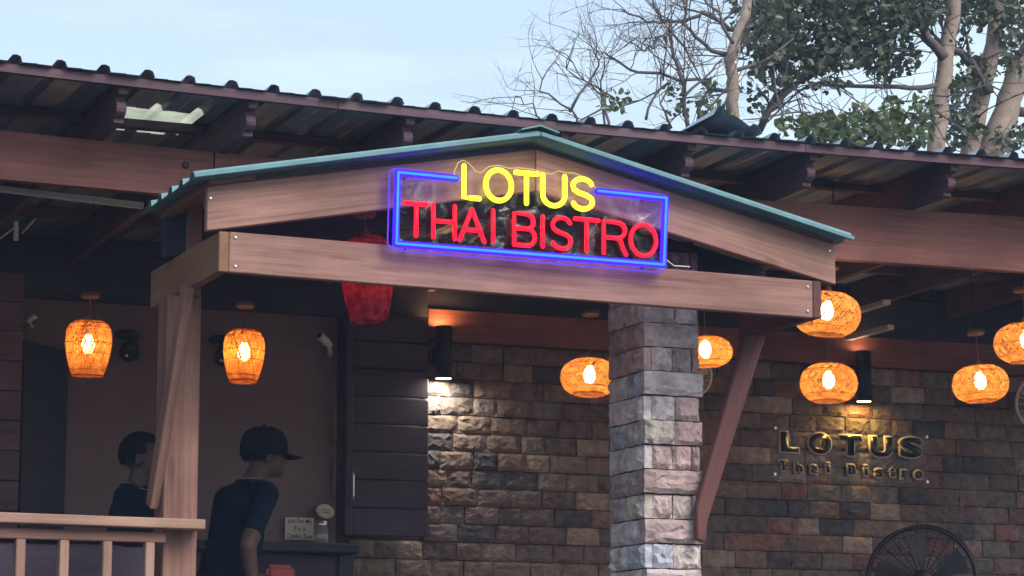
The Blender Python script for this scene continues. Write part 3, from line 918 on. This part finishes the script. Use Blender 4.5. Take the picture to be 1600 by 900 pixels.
# ------------------------------------------------------------------ fans
def fan_head(t, c, rad, face, mats, nring, nrad, nblade, seed):
    """guard, motor and blades round centre c; 'face' is the direction the fan blows"""
    f = Vector(face).normalized(); q = f.to_track_quat('Z', 'Y').to_matrix().to_4x4(); q.translation = c
    mg, mb, mh = mats
    ring = lambda r, z, n=40: [(r * math.cos(2*math.pi*i/n), r * math.sin(2*math.pi*i/n), z) for i in range(n)]
    g = MB()
    g.tube(ring(rad, 0, 48), rad * .052, 8, True)
    gd = g.obj("guard_ring", mg, t, True, q)
    z = lambda r: rad * .26 * (1 - (r / rad) ** 2.2)
    for sgn, nm in ((1, "front_grille"), (-1, "rear_grille")):
        b = MB()
        k_n = nring if sgn > 0 else nring // 2
        for k_ in range(1, k_n):
            r = rad * (.2 + .8 * k_ / k_n); b.tube(ring(r, sgn * z(r)), rad * .0055, 4, True)
        for k_ in range(nrad):
            a = 2 * math.pi * k_ / nrad
            b.tube([(r * math.cos(a), r * math.sin(a), sgn * z(r)) for r in (rad * .18, rad * .45, rad * .75, rad)], rad * .008, 4)
        o = b.obj(nm, mg, gd, True, q); o["kind"] = "stuff"
    MB().lathe([(0, z(0) + .012), (rad * .17, z(0) + .008), (rad * .19, z(0)), (rad * .17, z(0) - .012), (0, z(0) - .014)], 20).obj("badge", mh, gd, True, q)
    for k_ in range(nblade):
        a0 = 2 * math.pi * k_ / nblade + seed
        v = []
        for i in range(5):
            r = rad * (.16 + .72 * i / 4)
            wd = .34 + .22 * i / 4
            for j in range(4):
                a = a0 + wd * (j / 3 - .5) + .18 * i / 4
                v.append((r * math.cos(a), r * math.sin(a), rad * (.1 * (j / 3 - .5))))
        fs = [[i*4+j, i*4+j+1, (i+1)*4+j+1, (i+1)*4+j] for i in range(4) for j in range(3)]
        MB().add(v, fs).obj("blade", mb, t, True, q)
    MB().lathe([(0, .05), (rad * .12, .04), (rad * .17, .0), (rad * .2, -.06), (rad * .2, -.16), (rad * .14, -.2), (0, -.21)], 20).obj("motor", mh, t, True, q)
M_BLADE = plain("dark_blade_metal", (.05, .055, .065), .4, .3, .2, 8)
M_WIRE = plain("dark_wire", (.02, .022, .028), .4, .3, .2, 8)
c = at(1441, 907, 13.7)
fan = thing("pedestal_fan", (c.x, c.y, 1.3), "large black round industrial fan standing before the stone wall at lower right", "fan")
fan_head(fan, c, .318, (-c.x, -c.y, .3), (M_WIRE, M_BLADE, M_BLACK), 20, 26, 5, .3)
MB().tube([c + Vector((.05, .12, -.02)), (c.x + .05, c.y + .12, 1.34)], .022, 10).obj("pole", M_BLACK, fan, True)
MB().lathe([(0, .05), (.04, .05), (.1, .03), (.2, .012), (.22, 0)], 24).obj("base", M_BLACK, fan, True, Matrix.Translation((c.x + .05, c.y + .12, 1.302)))
M_WBLADE = plain("white_fan_blade", (.5, .5, .5), .4, 0, .05, 8)
def wall_fan(px, py, Y, rad, face, label, cord, back):
    c = at(px, py, Y)
    t = thing("wall_fan", (c.x, c.y, c.z), label, "fan", "white wall fans")
    fan_head(t, c, rad, face, (M_WHITE, M_WBLADE, M_WHITE), 14, 24, 3, .2)
    fv = Vector(face).normalized()
    MB().tube([c - fv * .19, Vector((c.x + .14, back - .03, c.z + .02)), Vector((c.x + .15, back - .02, c.z - .12))], .022, 8).obj("arm", M_WHITE, t, True)
    MB().box((c.x + .1, back - .03, c.z - .2), (c.x + .2, back + .0, c.z - .05)).obj("wall_bracket", M_WHITE, t)
    if cord:
        MB().tube([(c.x - .13, c.y, c.z - .12), (c.x - .13, c.y, c.z - .4)], .0025, 5).obj("pull_cord", M_WHITE, t)
        MB().sphere((c.x - .13, c.y, c.z - .41), (.008, .008, .014), 8, 6).obj("cord_bead", M_WHITE, t, True)
wall_fan(1636, 630, 14.05, .19, (-.8, -1, -.35), "white wall fan with a pull cord at the right edge of the picture", True, YW - .02)
wall_fan(1078, 588, 13.8, .125, (-.5, -1, -.3), "small white fan mostly hidden behind the right edge of the stone column", False, YW - .02)

# ------------------------------------------------------------------ small things on the service room wall
def cctv(px, py, Y, d, label, k=1):
    c = at(px, py, Y); t = thing("security_camera", (c.x, c.y, c.z), label, "camera", "white security cameras")
    d = Vector(d).normalized()
    MB().tube([c + Vector((.05, .1, -.05)) * k, c + Vector((.03, .05, -.03)) * k, c], [.02 * k, .012 * k, .012 * k], 8).obj("bracket", M_WHITE, t, True)
    MB().tube([c - d * .03 * k, c + d * .01 * k, c + d * .075 * k, c + d * .08 * k], [.016 * k, .024 * k, .024 * k, .02 * k], 12).obj("camera_body", M_WHITE, t, True)
    MB().tube([c + d * .0805 * k, c + d * .084 * k], .016 * k, 12).obj("lens", M_BLACK, t)
cctv(512, 536, 14.28, (-.8, -.5, .45), "small white security camera at the shutter's left edge")
cctv(45, 500, 14.2, (.7, -.5, .5), "small white security camera at the top left of the beige wall", .62)
def spotlight(px, py, label):
    c = at(px, py, 14.25); t = thing("wall_speaker", (c.x, c.y, c.z), label, "spotlight", "black spotlights on the beige wall")
    MB().lathe([(0, .025), (.06, .022), (.075, .0), (.06, -.02), (0, -.022)], 18).obj("mount", M_BLACK, t, True, Matrix.Translation(c + Vector((0, .06, .085))))
    d = Vector((-.25, -.8, -.6)).normalized()
    MB().tube([c - d * .05, c - d * .03, c + d * .05, c + d * .06], [.03, .048, .058, .05], 16).obj("head", M_BLACK, t, True)
    MB().tube([c + Vector((0, .06, .08)), c], .01, 8).obj("stem", M_BLACK, t, True)
    MB().sphere(c + d * .061 + Vector((-.015, 0, -.01)), .009, 8, 6).obj("lens", M_WHITE, t, True)
for o_ in (spotlight(203, 545, "black swivel spotlight right of the left barrel lantern"), spotlight(350, 553, "black swivel spotlight half hidden behind the right barrel lantern")): pass
for o_ in bpy.data.objects:
    if o_.name.startswith("wall_speaker"): o_.name = o_.name.replace("wall_speaker", "spotlight")

M_PAPER = plain("off_white_card", (.5, .47, .42), .8, 0, .06, 6)
M_INK = plain("dark_ink", (.05, .045, .05), .7)
YN = 14.36
a, b_ = at(446, 808, YN), at(490, 844, YN)
nt = thing("notice_card", ((a.x + b_.x) / 2, YN, b_.z), "small handwritten white card above the counter beside the person in the cap", "notice")
MB().box((a.x, YN, b_.z), (b_.x, YN + .008, a.z)).obj("card", M_PAPER, nt)
def text_line(txt, px, py, w, y, h, parent, mat):
    c0 = at(px, py, y)
    cu = bpy.data.curves.new("t", 'FONT'); cu.body = txt; cu.size = 1; cu.resolution_u = 2; cu.offset = .012; cu.shear = .15
    o = bpy.data.objects.new("t", cu); COL.objects.link(o)
    me = bpy.data.meshes.new_from_object(o.evaluated_get(bpy.context.evaluated_depsgraph_get()))
    bpy.data.objects.remove(o); bpy.data.curves.remove(cu)
    xs = [v.co.x for v in me.vertices]; ys = [v.co.y for v in me.vertices]
    s_ = w / (max(xs) - min(xs)); sz = h / (max(ys) - min(ys))
    for v in me.vertices:
        v.co = Vector((c0.x + (v.co.x - (max(xs) + min(xs)) / 2) * s_, y, c0.z + (v.co.y - (max(ys) + min(ys)) / 2) * sz))
    me.materials.clear(); me.materials.append(mat)
    return obj("lettering", me, parent)
wd = b_.x - a.x
text_line("Just Put Me", 468, 815, wd * .86, YN - .002, .03, nt, M_INK)
text_line("To a", 468, 826, wd * .42, YN - .002, .024, nt, M_INK)
text_line("Comfort Zone", 468, 838, wd * .88, YN - .002, .03, nt, M_INK)
c = at(508, 799, 14.33)
pl = thing("oval_plaque", (c.x, c.y, c.z - .05), "cream oval plaque on the wall above the notice card", "plaque")
MB().lathe([(0, .012), (.075, .012), (.086, .004), (.086, -.008), (0, -.008)], 26).obj("plate", M_PAPER, pl, True, Matrix.Translation(c) @ Matrix.Rotation(R(12), 4, 'Y') @ Matrix.Rotation(R(90), 4, 'X') @ Matrix.Diagonal((.64, .48, 1, 1)))
for e_ in (-.008, .006): MB().tube([c + Vector((-.026, -.014, e_ + .005)), c + Vector((.0, -.014, e_)), c + Vector((.024, -.014, e_ - .004))], .0032, 5).obj("emblem_stroke", M_SIDE, pl)
c = at(502, 845, 14.27)
jar = thing("glass_jar", (c.x, c.y, 2.626), "small shiny clear jar on the counter beside the notice card", "jar")
mg, n, l, p = newmat("clear_glass"); p.inputs["Transmission Weight"].default_value = .9; p.inputs["Roughness"].default_value = .08; p.inputs["Base Color"].default_value = (.8, .85, .9, 1)
MB().lathe([(0, .002), (.036, .002), (.04, .01), (.04, .085), (.03, .1), (.03, .112)], 18).obj("body", mg, jar, True, Matrix.Translation((c.x, c.y, 2.626)))
MB().lathe([(.033, .108), (.034, .13), (0, .134)], 18).obj("lid", M_STEEL, jar, True, Matrix.Translation((c.x, c.y, 2.626)))
M_REDP = plain("red_vinyl", (.42, .07, .06), .45, 0, .15, 8)
c = at(440, 883, 13.4)
chh = thing("red_chair", (c.x, c.y, 1.3), "red padded chair back behind the person in the cap", "chair")
m = MB().box((c.x - .085, c.y - .025, 2.15), (c.x + .07, c.y + .025, c.z)).mesh("backrest", M_REDP); bevel(m, .02, 3); obj("backrest", m, chh)
m = MB().box((c.x - .2, c.y - .42, 1.72), (c.x + .2, c.y - .02, 1.78)).mesh("seat", M_REDP); bevel(m, .02, 2); obj("seat", m, chh)
for sx in (-.17, .17):
    for sy in (-.38, -.04):
        MB().tube([(c.x + sx, c.y + sy, 1.3), (c.x + sx, c.y + sy, 1.73)], .014, 8).obj("leg", M_BLACK, chh)
for sx in (-.06, .05):
    MB().tube([(c.x + sx, c.y, 1.75), (c.x + sx, c.y, 2.2)], .012, 8).obj("back_post", M_BLACK, chh)

# ------------------------------------------------------------------ people (one continuous body mesh each)
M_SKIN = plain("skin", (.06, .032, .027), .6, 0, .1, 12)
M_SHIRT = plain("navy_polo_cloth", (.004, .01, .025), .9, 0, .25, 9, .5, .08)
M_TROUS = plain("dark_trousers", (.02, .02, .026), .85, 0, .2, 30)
M_SHOE = plain("black_shoe", (.01, .01, .01), .5)
M_HAIR = plain("black_hair", (.006, .006, .008), .8, 0, .4, 25, .3, .05)
M_CAPM = plain("dark_cap_cloth", (.006, .009, .018), .9, 0, .3, 12, .3, .08)
M_EYE = plain("eye_dark", (.02, .015, .012), .2)
M_PIPE = plain("pale_collar_piping", (.16, .17, .2), .8)
def capsule(b, p0, p1, r0, r1, n=12):
    p0, p1 = Vector(p0), Vector(p1); d = (p1 - p0).normalized()
    pts, rr = [], []
    for a in (80, 55, 30, 0): pts.append(p0 - d * r0 * math.sin(R(a))); rr.append(r0 * math.cos(R(a)))
    for a in (0, 30, 55, 80): pts.append(p1 + d * r1 * math.sin(R(a))); rr.append(r1 * math.cos(R(a)))
    b.tube(pts, rr, n)
def hand(b, w, d, side, palm_n):
    d = Vector(d).normalized(); nrm = Vector(palm_n).normalized(); s = d.cross(nrm).normalized()
    c = Vector(w) + d * .045
    for k_ in range(4):
        o = s * (.03 - .02 * k_)
        capsule(b, Vector(w) + d * .01 + o * .6, c + d * .035 + o, .017, .012, 8)
        L_ = (.07, .082, .076, .058)[k_]
        k0 = c + d * .04 + o; k1 = k0 + d * L_ * .5 + nrm * .012; k2 = k1 + d * L_ * .42 + nrm * .026
        capsule(b, k0, k1, .0092, .0085, 8); capsule(b, k1, k2, .0085, .007, 8)
    t0 = Vector(w) + d * .025 + s * .03; t1 = t0 + d * .035 + s * .026 + nrm * .012; t2 = t1 + d * .03 + s * .006 + nrm * .014
    capsule(b, t0, t1, .012, .0105, 8); capsule(b, t1, t2, .0105, .008, 8)
def person(loc, rz, H, lean, head_yaw, arms, label, cap):
    t = thing("person", loc, label, "person")
    b = MB(); S = H / 1.72
    ln = lambda p: Vector((p[0] + lean * max(0, p[2] - .95) ** 1.15, p[1], p[2]))
    E_ = lambda c, r: b.sphere(ln(c), r, 16, 10)
    E_((0, 0, .95), (.125, .165, .14)); E_((.01, 0, 1.06), (.122, .155, .15)); E_((.012, 0, 1.2), (.125, .165, .15)); E_((0, 0, 1.32), (.12, .18, .13))
    for s in (-1, 1):
        capsule(b, ln((-.01, s * .06, 1.425)), ln((-.005, s * .185, 1.40)), .055, .062)
        capsule(b, (0, s * .09, .9), (.015, s * .1, .5), .085, .058); capsule(b, (.015, s * .1, .5), (-.02, s * .105, .09), .058, .04)
        b.sphere((.05, s * .108, .045), (.125, .045, .042), 14, 8)
    for s, (el, wr) in zip((1, -1), arms):
        sh_ = ln((-.005, s * .2, 1.395)); el = Vector(el); wr = Vector(wr)
        capsule(b, sh_, el, .055, .044); capsule(b, el, wr, .042, .027)
        hand(b, wr, wr - el, s, (0, -s, 0) if abs((wr - el).normalized().y) < .8 else (1, 0, 0))
    capsule(b, ln((-.01, 0, 1.42)), ln((.02, 0, 1.53)), .06, .054)
    HC = ln((.02, 0, 1.6)); HM = Matrix.Translation(HC) @ Matrix.Rotation(head_yaw, 4, 'Z')
    hb = MB()
    for c, r in (((-.005, 0, .03), (.098, .077, .095)), ((.03, 0, -.035), (.066, .058, .07)), ((.078, 0, -.083), (.02, .024, .02)), ((.1, 0, -.022), (.02, .012, .02)), ((.094, 0, .004), (.012, .009, .024)),
                 ((.083, 0, -.054), (.016, .024, .008)), ((.081, 0, .022), (.018, .05, .012)), ((-.005, .078, -.01), (.02, .01, .032)), ((-.005, -.078, -.01), (.02, .01, .032)),
                 ((.06, .035, -.02), (.03, .022, .024)), ((.06, -.035, -.02), (.03, .022, .024))):
        hb.sphere(c, r, 14, 9)
    b.add([HM @ v for v in hb.v], hb.f)
    me = b.mesh("body"); bm = bmesh.new(); bm.from_mesh(me); bmesh.ops.recalc_face_normals(bm, faces=bm.faces); bm.to_mesh(me); bm.free()
    tmp = bpy.data.objects.new("tmp", me); COL.objects.link(tmp)
    md = tmp.modifiers.new("r", 'REMESH'); md.mode = 'VOXEL'; md.voxel_size = .0085
    ms = tmp.modifiers.new("s", 'SMOOTH'); ms.factor = .5; ms.iterations = 4
    me2 = bpy.data.meshes.new_from_object(tmp.evaluated_get(bpy.context.evaluated_depsgraph_get()))
    bpy.data.objects.remove(tmp); bpy.data.meshes.remove(me)
    me2.materials.clear()
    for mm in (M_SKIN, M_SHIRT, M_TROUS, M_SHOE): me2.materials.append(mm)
    neck = ln((0, 0, 1.455))
    for pol in me2.polygons:
        c = pol.center; pol.use_smooth = True
        k_ = 1
        if c.z < .1: k_ = 3
        elif c.z < .95: k_ = 2
        if c.z > neck.z + .012 and (c - Vector((neck.x, 0, c.z))).length < .2 and abs(c.y) < .11: k_ = 0
        for s, (el, wr) in zip((1, -1), arms):
            el, wr = Vector(el), Vector(wr)
            sh_ = ln((-.005, s * .2, 1.395)); d = el - sh_; u = (c - sh_).dot(d) / d.length_squared
            if s * c.y > .1 and u > .74 and (c - sh_ - d * u).length < .09 and c.z > .6: k_ = 0
            d = wr - el; u = (c - el).dot(d) / d.length_squared
            if -.1 < u < 1.9 and (c - el - d * u).length < .075: k_ = 0
        pol.material_index = k_
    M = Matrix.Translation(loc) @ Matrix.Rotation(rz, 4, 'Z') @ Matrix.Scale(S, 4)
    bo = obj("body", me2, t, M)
    for s in (-1, 1):
        MB().sphere((.083, s * .032, -.004), (.01, .012, .007), 8, 6).obj("eye", M_EYE, bo, True, M @ HM)
    for s, (el, wr) in zip((1, -1), arms):
        sh_ = ln((-.005, s * .2, 1.395)); el = Vector(el); d_ = (el - sh_); x_ = d_.orthogonal().normalized(); y_ = d_.normalized().cross(x_)
        cc = sh_ + d_ * .74
        MB().tube([cc + (x_ * math.cos(2*math.pi*i/20) + y_ * math.sin(2*math.pi*i/20)) * .0475 for i in range(20)], .0085, 8, True).obj("sleeve_hem", M_SHIRT, t, True, M)
    # collar: a rolled band round the neck with pale piping
    cp = [ln((.066 * math.cos(a_) - .002, .07 * math.sin(a_), 1.452 + (.018 if math.cos(a_) < 0 else -.018 * math.cos(a_)))) for a_ in [2 * math.pi * i / 22 for i in range(22)]]
    MB().tube(cp, .014, 8, True).obj("collar", M_SHIRT, t, True, M)
    MB().tube([p_ + Vector((0, 0, .012)) + (p_ - Vector((neck.x, 0, p_.z))) * .12 for p_ in cp], .0028, 6, True).obj("collar_piping", M_PIPE, t, True, M)
    if cap:
        prof = [(1.09, -.014), (1.1, .03), (1.05, .064), (.88, .1), (.54, .123), (.0, .132)]
        v, f = [], []; n_ = 24
        for r, z in prof:
            for i in range(n_):
                a_ = 2 * math.pi * i / n_; v.append((-.004 + .108 * r * math.cos(a_), .088 * r * math.sin(a_), z + .016))
        for i in range(len(prof) - 1):
            for j in range(n_): f.append([i*n_+j, i*n_+(j+1) % n_, (i+1)*n_+(j+1) % n_, (i+1)*n_+j])
        co = MB().add(v, f).obj("cap", M_CAPM, t, True, M @ HM)
        vv = []
        for lay in (0, -.004):
            for i in range(7):
                for j in range(9):
                    u, w_ = i / 6, (j / 8 - .5) * 2
                    x = .07 * math.sqrt(max(0, 1 - (w_ * .75) ** 2)) + .03 + u * (.1 * math.sqrt(max(.02, 1 - w_ * w_ * .75)))
                    vv.append((x, w_ * .078 * (1 - .12 * u), .012 + .008 * (1 - w_ * w_) - .018 * u + lay))
        ff = []
        for lay in (0, 63):
            for i in range(6):
                for j in range(8): ff.append([lay+i*9+j, lay+i*9+j+1, lay+(i+1)*9+j+1, lay+(i+1)*9+j])
        for j in range(8): ff.append([54+j, 55+j, 118+j, 117+j])
        MB().add(vv, ff).obj("visor", M_CAPM, co, True, M @ HM)
        MB().sphere((-.004, 0, .149), .008, 8, 6).obj("cap_button", M_CAPM, co, True, M @ HM)
    hm = MB().sphere((-.012, 0, .032), (.11, .09, .108), 40, 30)
    hv = bmesh.new(); me3 = hm.mesh("hair", M_HAIR, True); hv.from_mesh(me3)
    cut = [q for q in hv.verts if (q.co.x > .045 and q.co.z < .075) or q.co.z < -.03 or (q.co.z < .015 and q.co.x > -.005)]
    bmesh.ops.delete(hv, geom=cut, context='VERTS'); hv.to_mesh(me3); hv.free()
    obj("hair", me3, t, M @ HM)
FLOOR = 1.3
h1 = at(408, 733, 12.4)
person((h1.x - .2, h1.y, FLOOR), R(14), 1.74, .36, R(-12), (((.12, .27, 1.1), (.3, .14, 1.02)), ((-.02, -.285, 1.14), (.03, -.27, .9))),
       "person in a dark cap and navy polo shirt facing right beside the porch post", True)
h2 = at(221, 700, 12.7)
person((h2.x - .05, h2.y, FLOOR), R(-28), 1.72, .06, R(0), (((-.03, .25, 1.11), (.16, .2, .98)), ((-.03, -.25, 1.11), (.17, -.19, .98))),
       "bareheaded person in a navy shirt behind the railing left of the porch post", False)

# ------------------------------------------------------------------ trees behind the roof
M_BARK = plain("pale_smooth_bark", (.3, .24, .2), .85, 0, .3, 7, .3)
M_TWIG = plain("grey_twig_bark", (.12, .1, .1), .9, 0, .3, 9)
def leafmat(name, c0, c1, c2):
    m, n, l, p = newmat(name)
    out = n["Material Output"]; n.remove(p)
    g_ = n.new("ShaderNodeNewGeometry"); r = n.new("ShaderNodeValToRGB")
    r.color_ramp.elements[0].color = c0 + (1,); r.color_ramp.elements[1].color = c2 + (1,)
    e = r.color_ramp.elements.new(.6); e.color = c1 + (1,)
    d_ = n.new("ShaderNodeBsdfDiffuse"); t_ = n.new("ShaderNodeBsdfTranslucent"); x_ = n.new("ShaderNodeMixShader"); x_.inputs[0].default_value = .35
    gs = n.new("ShaderNodeBsdfGlossy"); gs.inputs["Roughness"].default_value = .35; x2 = n.new("ShaderNodeMixShader"); x2.inputs[0].default_value = .05
    l.new(g_.outputs["Random Per Island"], r.inputs[0]); l.new(r.outputs[0], d_.inputs[0]); l.new(r.outputs[0], t_.inputs[0])
    l.new(d_.outputs[0], x_.inputs[1]); l.new(t_.outputs[0], x_.inputs[2]); l.new(x_.outputs[0], x2.inputs[1]); l.new(gs.outputs[0], x2.inputs[2]); l.new(x2.outputs[0], out.inputs[0])
    return m
M_LEAF = leafmat("dark_green_leaves", (.04, .062, .04), (.075, .105, .06), (.13, .155, .085))
M_LEAF2 = leafmat("light_green_leaves", (.05, .075, .03), (.09, .125, .045), (.15, .185, .07))
rt = random.Random(77)
def leaf(b, p, size, r):
    d_ = Vector((r.gauss(0, 1), r.gauss(0, 1), r.gauss(-.35, .8))).normalized()
    s_ = d_.orthogonal().normalized(); s_.rotate(Matrix.Rotation(r.uniform(0, 6.28), 3, d_))
    nn = d_.cross(s_); L_ = size * r.uniform(.65, 1.3); w = L_ * r.uniform(.26, .4)
    b.add([p, p + d_ * L_ * .35 + s_ * w + nn * w * .25, p + d_ * L_ * .75 + s_ * w * .7 + nn * w * .15, p + d_ * L_,
           p + d_ * L_ * .75 - s_ * w * .7 + nn * w * .15, p + d_ * L_ * .35 - s_ * w + nn * w * .25, p + d_ * L_ * .5], [[0, 1, 2, 6], [6, 2, 3], [6, 3, 4], [0, 6, 4, 5]])
def twigs(b, p, d_, L_, r0, depth, r, ends, bend=.3):
    pts, q, dd = [p], p, d_.normalized()
    n_ = 4
    for i in range(n_):
        dd = (dd + Vector((r.gauss(0, bend), r.gauss(0, bend), r.gauss(.04, bend))) * .5).normalized()
        q = q + dd * L_ / n_; pts.append(q)
    b.tube(pts, [r0 * (1 - .55 * i / n_) for i in range(n_ + 1)], 5)
    if depth == 0: ends.append(q); return
    for k_ in range(r.choice((2, 3, 3))):
        i = r.randrange(1, n_ + 1)
        nd = (dd + Vector((r.gauss(0, .6), r.gauss(0, .6), r.gauss(.1, .6)))).normalized()
        twigs(b, pts[i], nd, L_ * r.uniform(.5, .75), r0 * .55, depth - 1, r, ends, bend)
def px_path(path, Y, dy=0): return [at(x, y, Y + dy * i) for i, (x, y) in enumerate(path)]
def tree(name, label, Y, trunks, branches, clumps, leafm, twig_depth, group, base_px):
    base = at(base_px[0], base_px[1], Y); t = thing(name, (base.x, Y, 0), label, "tree", group)
    r = random.Random(len(label)); ends = []
    for path, w in trunks:
        pts = px_path(path, Y); low = pts[0]
        full = [Vector((low.x - .15 * (1 if path[1][0] > path[0][0] else -1), Y, 0)), Vector((low.x - .05, Y, low.z * .55))] + pts
        sm = []
        for a_, b_ in zip(full[:-1], full[1:]):
            for i in range(4): sm.append(a_.lerp(b_, i / 4) + Vector((r.gauss(0, .008), r.gauss(0, .008), 0)))
        sm.append(full[-1]); k_ = len(sm)
        MB().tube(sm, [w * (1.25 - .5 * i / k_) for i in range(k_)], 10).obj("trunk", M_BARK, t, True)
    bb = MB()
    for path, w in branches:
        pts = px_path(path, Y + r.uniform(-.2, .2), r.uniform(-.06, .06))
        sm = []
        for a_, b_ in zip(pts[:-1], pts[1:]):
            for i in range(3): sm.append(a_.lerp(b_, i / 3) + Vector([r.gauss(0, .012) for _ in range(3)]))
        sm.append(pts[-1]); k_ = len(sm)
        bb.tube(sm, [max(.004, w * (1 - .75 * i / k_)) for i in range(k_)], 6)
        for i in range(2, k_):
            for _ in range(1 if twig_depth else 0):
                d_ = (sm[i] - sm[i-1]).normalized()
                nd = (d_ + Vector((r.gauss(0, .8), r.gauss(0, .6), r.gauss(.25, .7)))).normalized()
                twigs(bb, sm[i], nd, r.uniform(.2, .5), max(.004, w * .42 * (1 - .6 * i / k_)), twig_depth, r, ends)
    for cx, cy, rx, ry, cnt, size in clumps:
        for _ in range(max(2, cnt // 45)):               # twigs that carry the leaves
            a_ = at(cx + r.uniform(-rx, rx), cy + r.uniform(-ry, ry), Y + r.uniform(-.2, .2))
            twigs(bb, a_, Vector((r.gauss(0, 1), r.gauss(0, .4), r.gauss(.2, .7))), r.uniform(.3, .6), .009, 1, r, [])
    o = bb.obj("branches", M_TWIG, t, True)
    o["kind"] = "stuff"
    lb = MB()
    for cx, cy, rx, ry, cnt, size in clumps:
        for _ in range(int(cnt * .9)):
            while True:
                u, v_ = r.uniform(-1, 1), r.uniform(-1, 1)
                if u * u + v_ * v_ < 1: break
            leaf(lb, at(cx + u * rx, cy + v_ * ry, Y + r.gauss(0, .4)), size * .66, r)
    o = lb.obj("crown", leafm, t); o["kind"] = "stuff"
tree("bare_tree", "nearly bare tree with a pale trunk and fine grey twigs above the loose roof sheet", 19.2,
     [([(1150, 230), (1146, 190), (1145, 130), (1140, 95), (1152, 55), (1166, 20), (1172, -60)], .05)],
     [([(1150, 50), (1117, 27), (1092, 25), (1040, 35), (1012, 37), (970, 14)], .022), ([(1072, 200), (1070, 155), (1062, 112), (1050, 75), (1045, 37), (1022, 8), (1010, -30)], .02),
      ([(1042, 62), (1025, 57), (1017, 75), (1005, 80), (986, 66)], .014), ([(1135, 140), (1090, 128), (1000, 112), (947, 90), (932, 78)], .018),
      ([(1138, 88), (1100, 70), (1070, 35), (1075, 0), (1085, -30)], .02), ([(905, 215), (894, 172), (840, 140), (867, 95)], .013), ([(894, 175), (935, 105), (932, 78)], .012),
      ([(955, 215), (940, 147), (915, 130), (885, 85)], .013), ([(945, 215), (942, 147), (944, 88)], .012), ([(1005, 185), (1032, 140), (1035, 100)], .012),
      ([(1145, 110), (1190, 100), (1240, 60)], .02), ([(1072, 150), (1110, 110), (1138, 88)], .014), ([(1045, 45), (1080, 90), (1098, 130)], .012), ([(1050, 200), (1030, 160), (1060, 110)], .012),
      ([(1145, 70), (1120, 20), (1080, -20)], .018), ([(860, 200), (830, 165), (805, 150)], .01)],
     [(962, 156, 26, 17, 70, .085), (1050, 140, 14, 14, 30, .085), (1062, 165, 20, 20, 30, .085), (1105, 150, 18, 30, 60, .09), (1120, 178, 30, 12, 70, .09)], M_LEAF2, 2, "trees behind the roof", (1150, 230))
tree("leafy_tree", "tall tree with one straight pale trunk and dense dark green leaves", 20.0,
     [([(1462, 235), (1473, 130), (1484, 50), (1495, -40)], .078)],
     [([(1478, 90), (1450, 55), (1430, 20), (1380, -30)], .05), ([(1470, 135), (1400, 137), (1340, 136), (1280, 130), (1240, 145), (1200, 190)], .024), ([(1185, 205), (1210, 150), (1290, 105), (1330, 70)], .034),
      ([(1190, 190), (1225, 150), (1255, 115), (1300, 95), (1310, 40)], .028), ([(1440, 40), (1380, 40), (1300, 20)], .03)],
     [(1205, 45, 50, 50, 520, .12), (1275, 30, 75, 55, 950, .12), (1235, 95, 60, 34, 480, .115), (1365, 30, 65, 52, 700, .12), (1310, 85, 55, 22, 260, .115), (1390, 92, 48, 26, 300, .12), (1430, 10, 55, 28, 420, .12),
      (1320, -30, 180, 35, 1300, .12), (1180, 8, 40, 40, 220, .11), (1190, 140, 35, 40, 120, .1), (1290, 130, 40, 12, 60, .1)], M_LEAF, 1, "trees behind the roof", (1462, 235))
tree("forked_tree", "forked tree with two leaning pale trunks at the right edge", 20.6,
     [([(1515, 240), (1532, 150), (1552, 70), (1566, -30)], .088), ([(1548, 240), (1566, 190), (1590, 120), (1625, 40)], .125)],
     [([(1545, 140), (1520, 100), (1490, 75), (1450, 70)], .06), ([(1590, 170), (1620, 190), (1660, 180)], .05), ([(1560, 30), (1590, -10), (1630, -30)], .04)],
     [(1540, 10, 60, 34, 420, .12), (1590, 60, 30, 60, 420, .12), (1505, 150, 26, 40, 200, .12), (1500, 200, 34, 30, 260, .12), (1525, 110, 25, 30, 110, .11), (1585, 215, 30, 22, 160, .12), (1540, -35, 110, 25, 500, .12), (1500, 60, 22, 26, 60, .11)],
     M_LEAF, 1, "trees behind the roof", (1530, 240))
tree("broadleaf_shrub", "low bushy growth of broad green leaves just above the right part of the roof", 18.6,
     [([(1350, 260), (1345, 225), (1338, 200)], .03)], [([(1345, 230), (1300, 205), (1260, 190)], .02), ([(1345, 230), (1400, 205), (1440, 185)], .02)],
     [(1290, 200, 42, 24, 240, .12), (1350, 198, 48, 30, 300, .12), (1415, 200, 45, 26, 260, .12), (1240, 195, 28, 22, 60, .11), (1395, 165, 20, 18, 40, .11), (1445, 175, 20, 30, 90, .11)], M_LEAF2, 1, None, (1350, 250))


# ------------------------------------------------------------------ thin bluish haze added to lift the shadows like lens glare
hz = MB().box((-130, -130, -1), (130, 130, 11)).obj("haze", None)
hm = bpy.data.materials.new("glare_haze"); hm.use_nodes = True
n = hm.node_tree.nodes; n.remove(n["Principled BSDF"])
pv = n.new("ShaderNodeVolumePrincipled"); pv.inputs["Color"].default_value = (.5, .66, 1.0, 1); pv.inputs["Density"].default_value = .0017
hm.node_tree.links.new(pv.outputs[0], n["Material Output"].inputs["Volume"])
hz.data.materials.append(hm)
tag(hz, "added thin bluish haze standing in for lens glare over the shadows", kind="stuff")
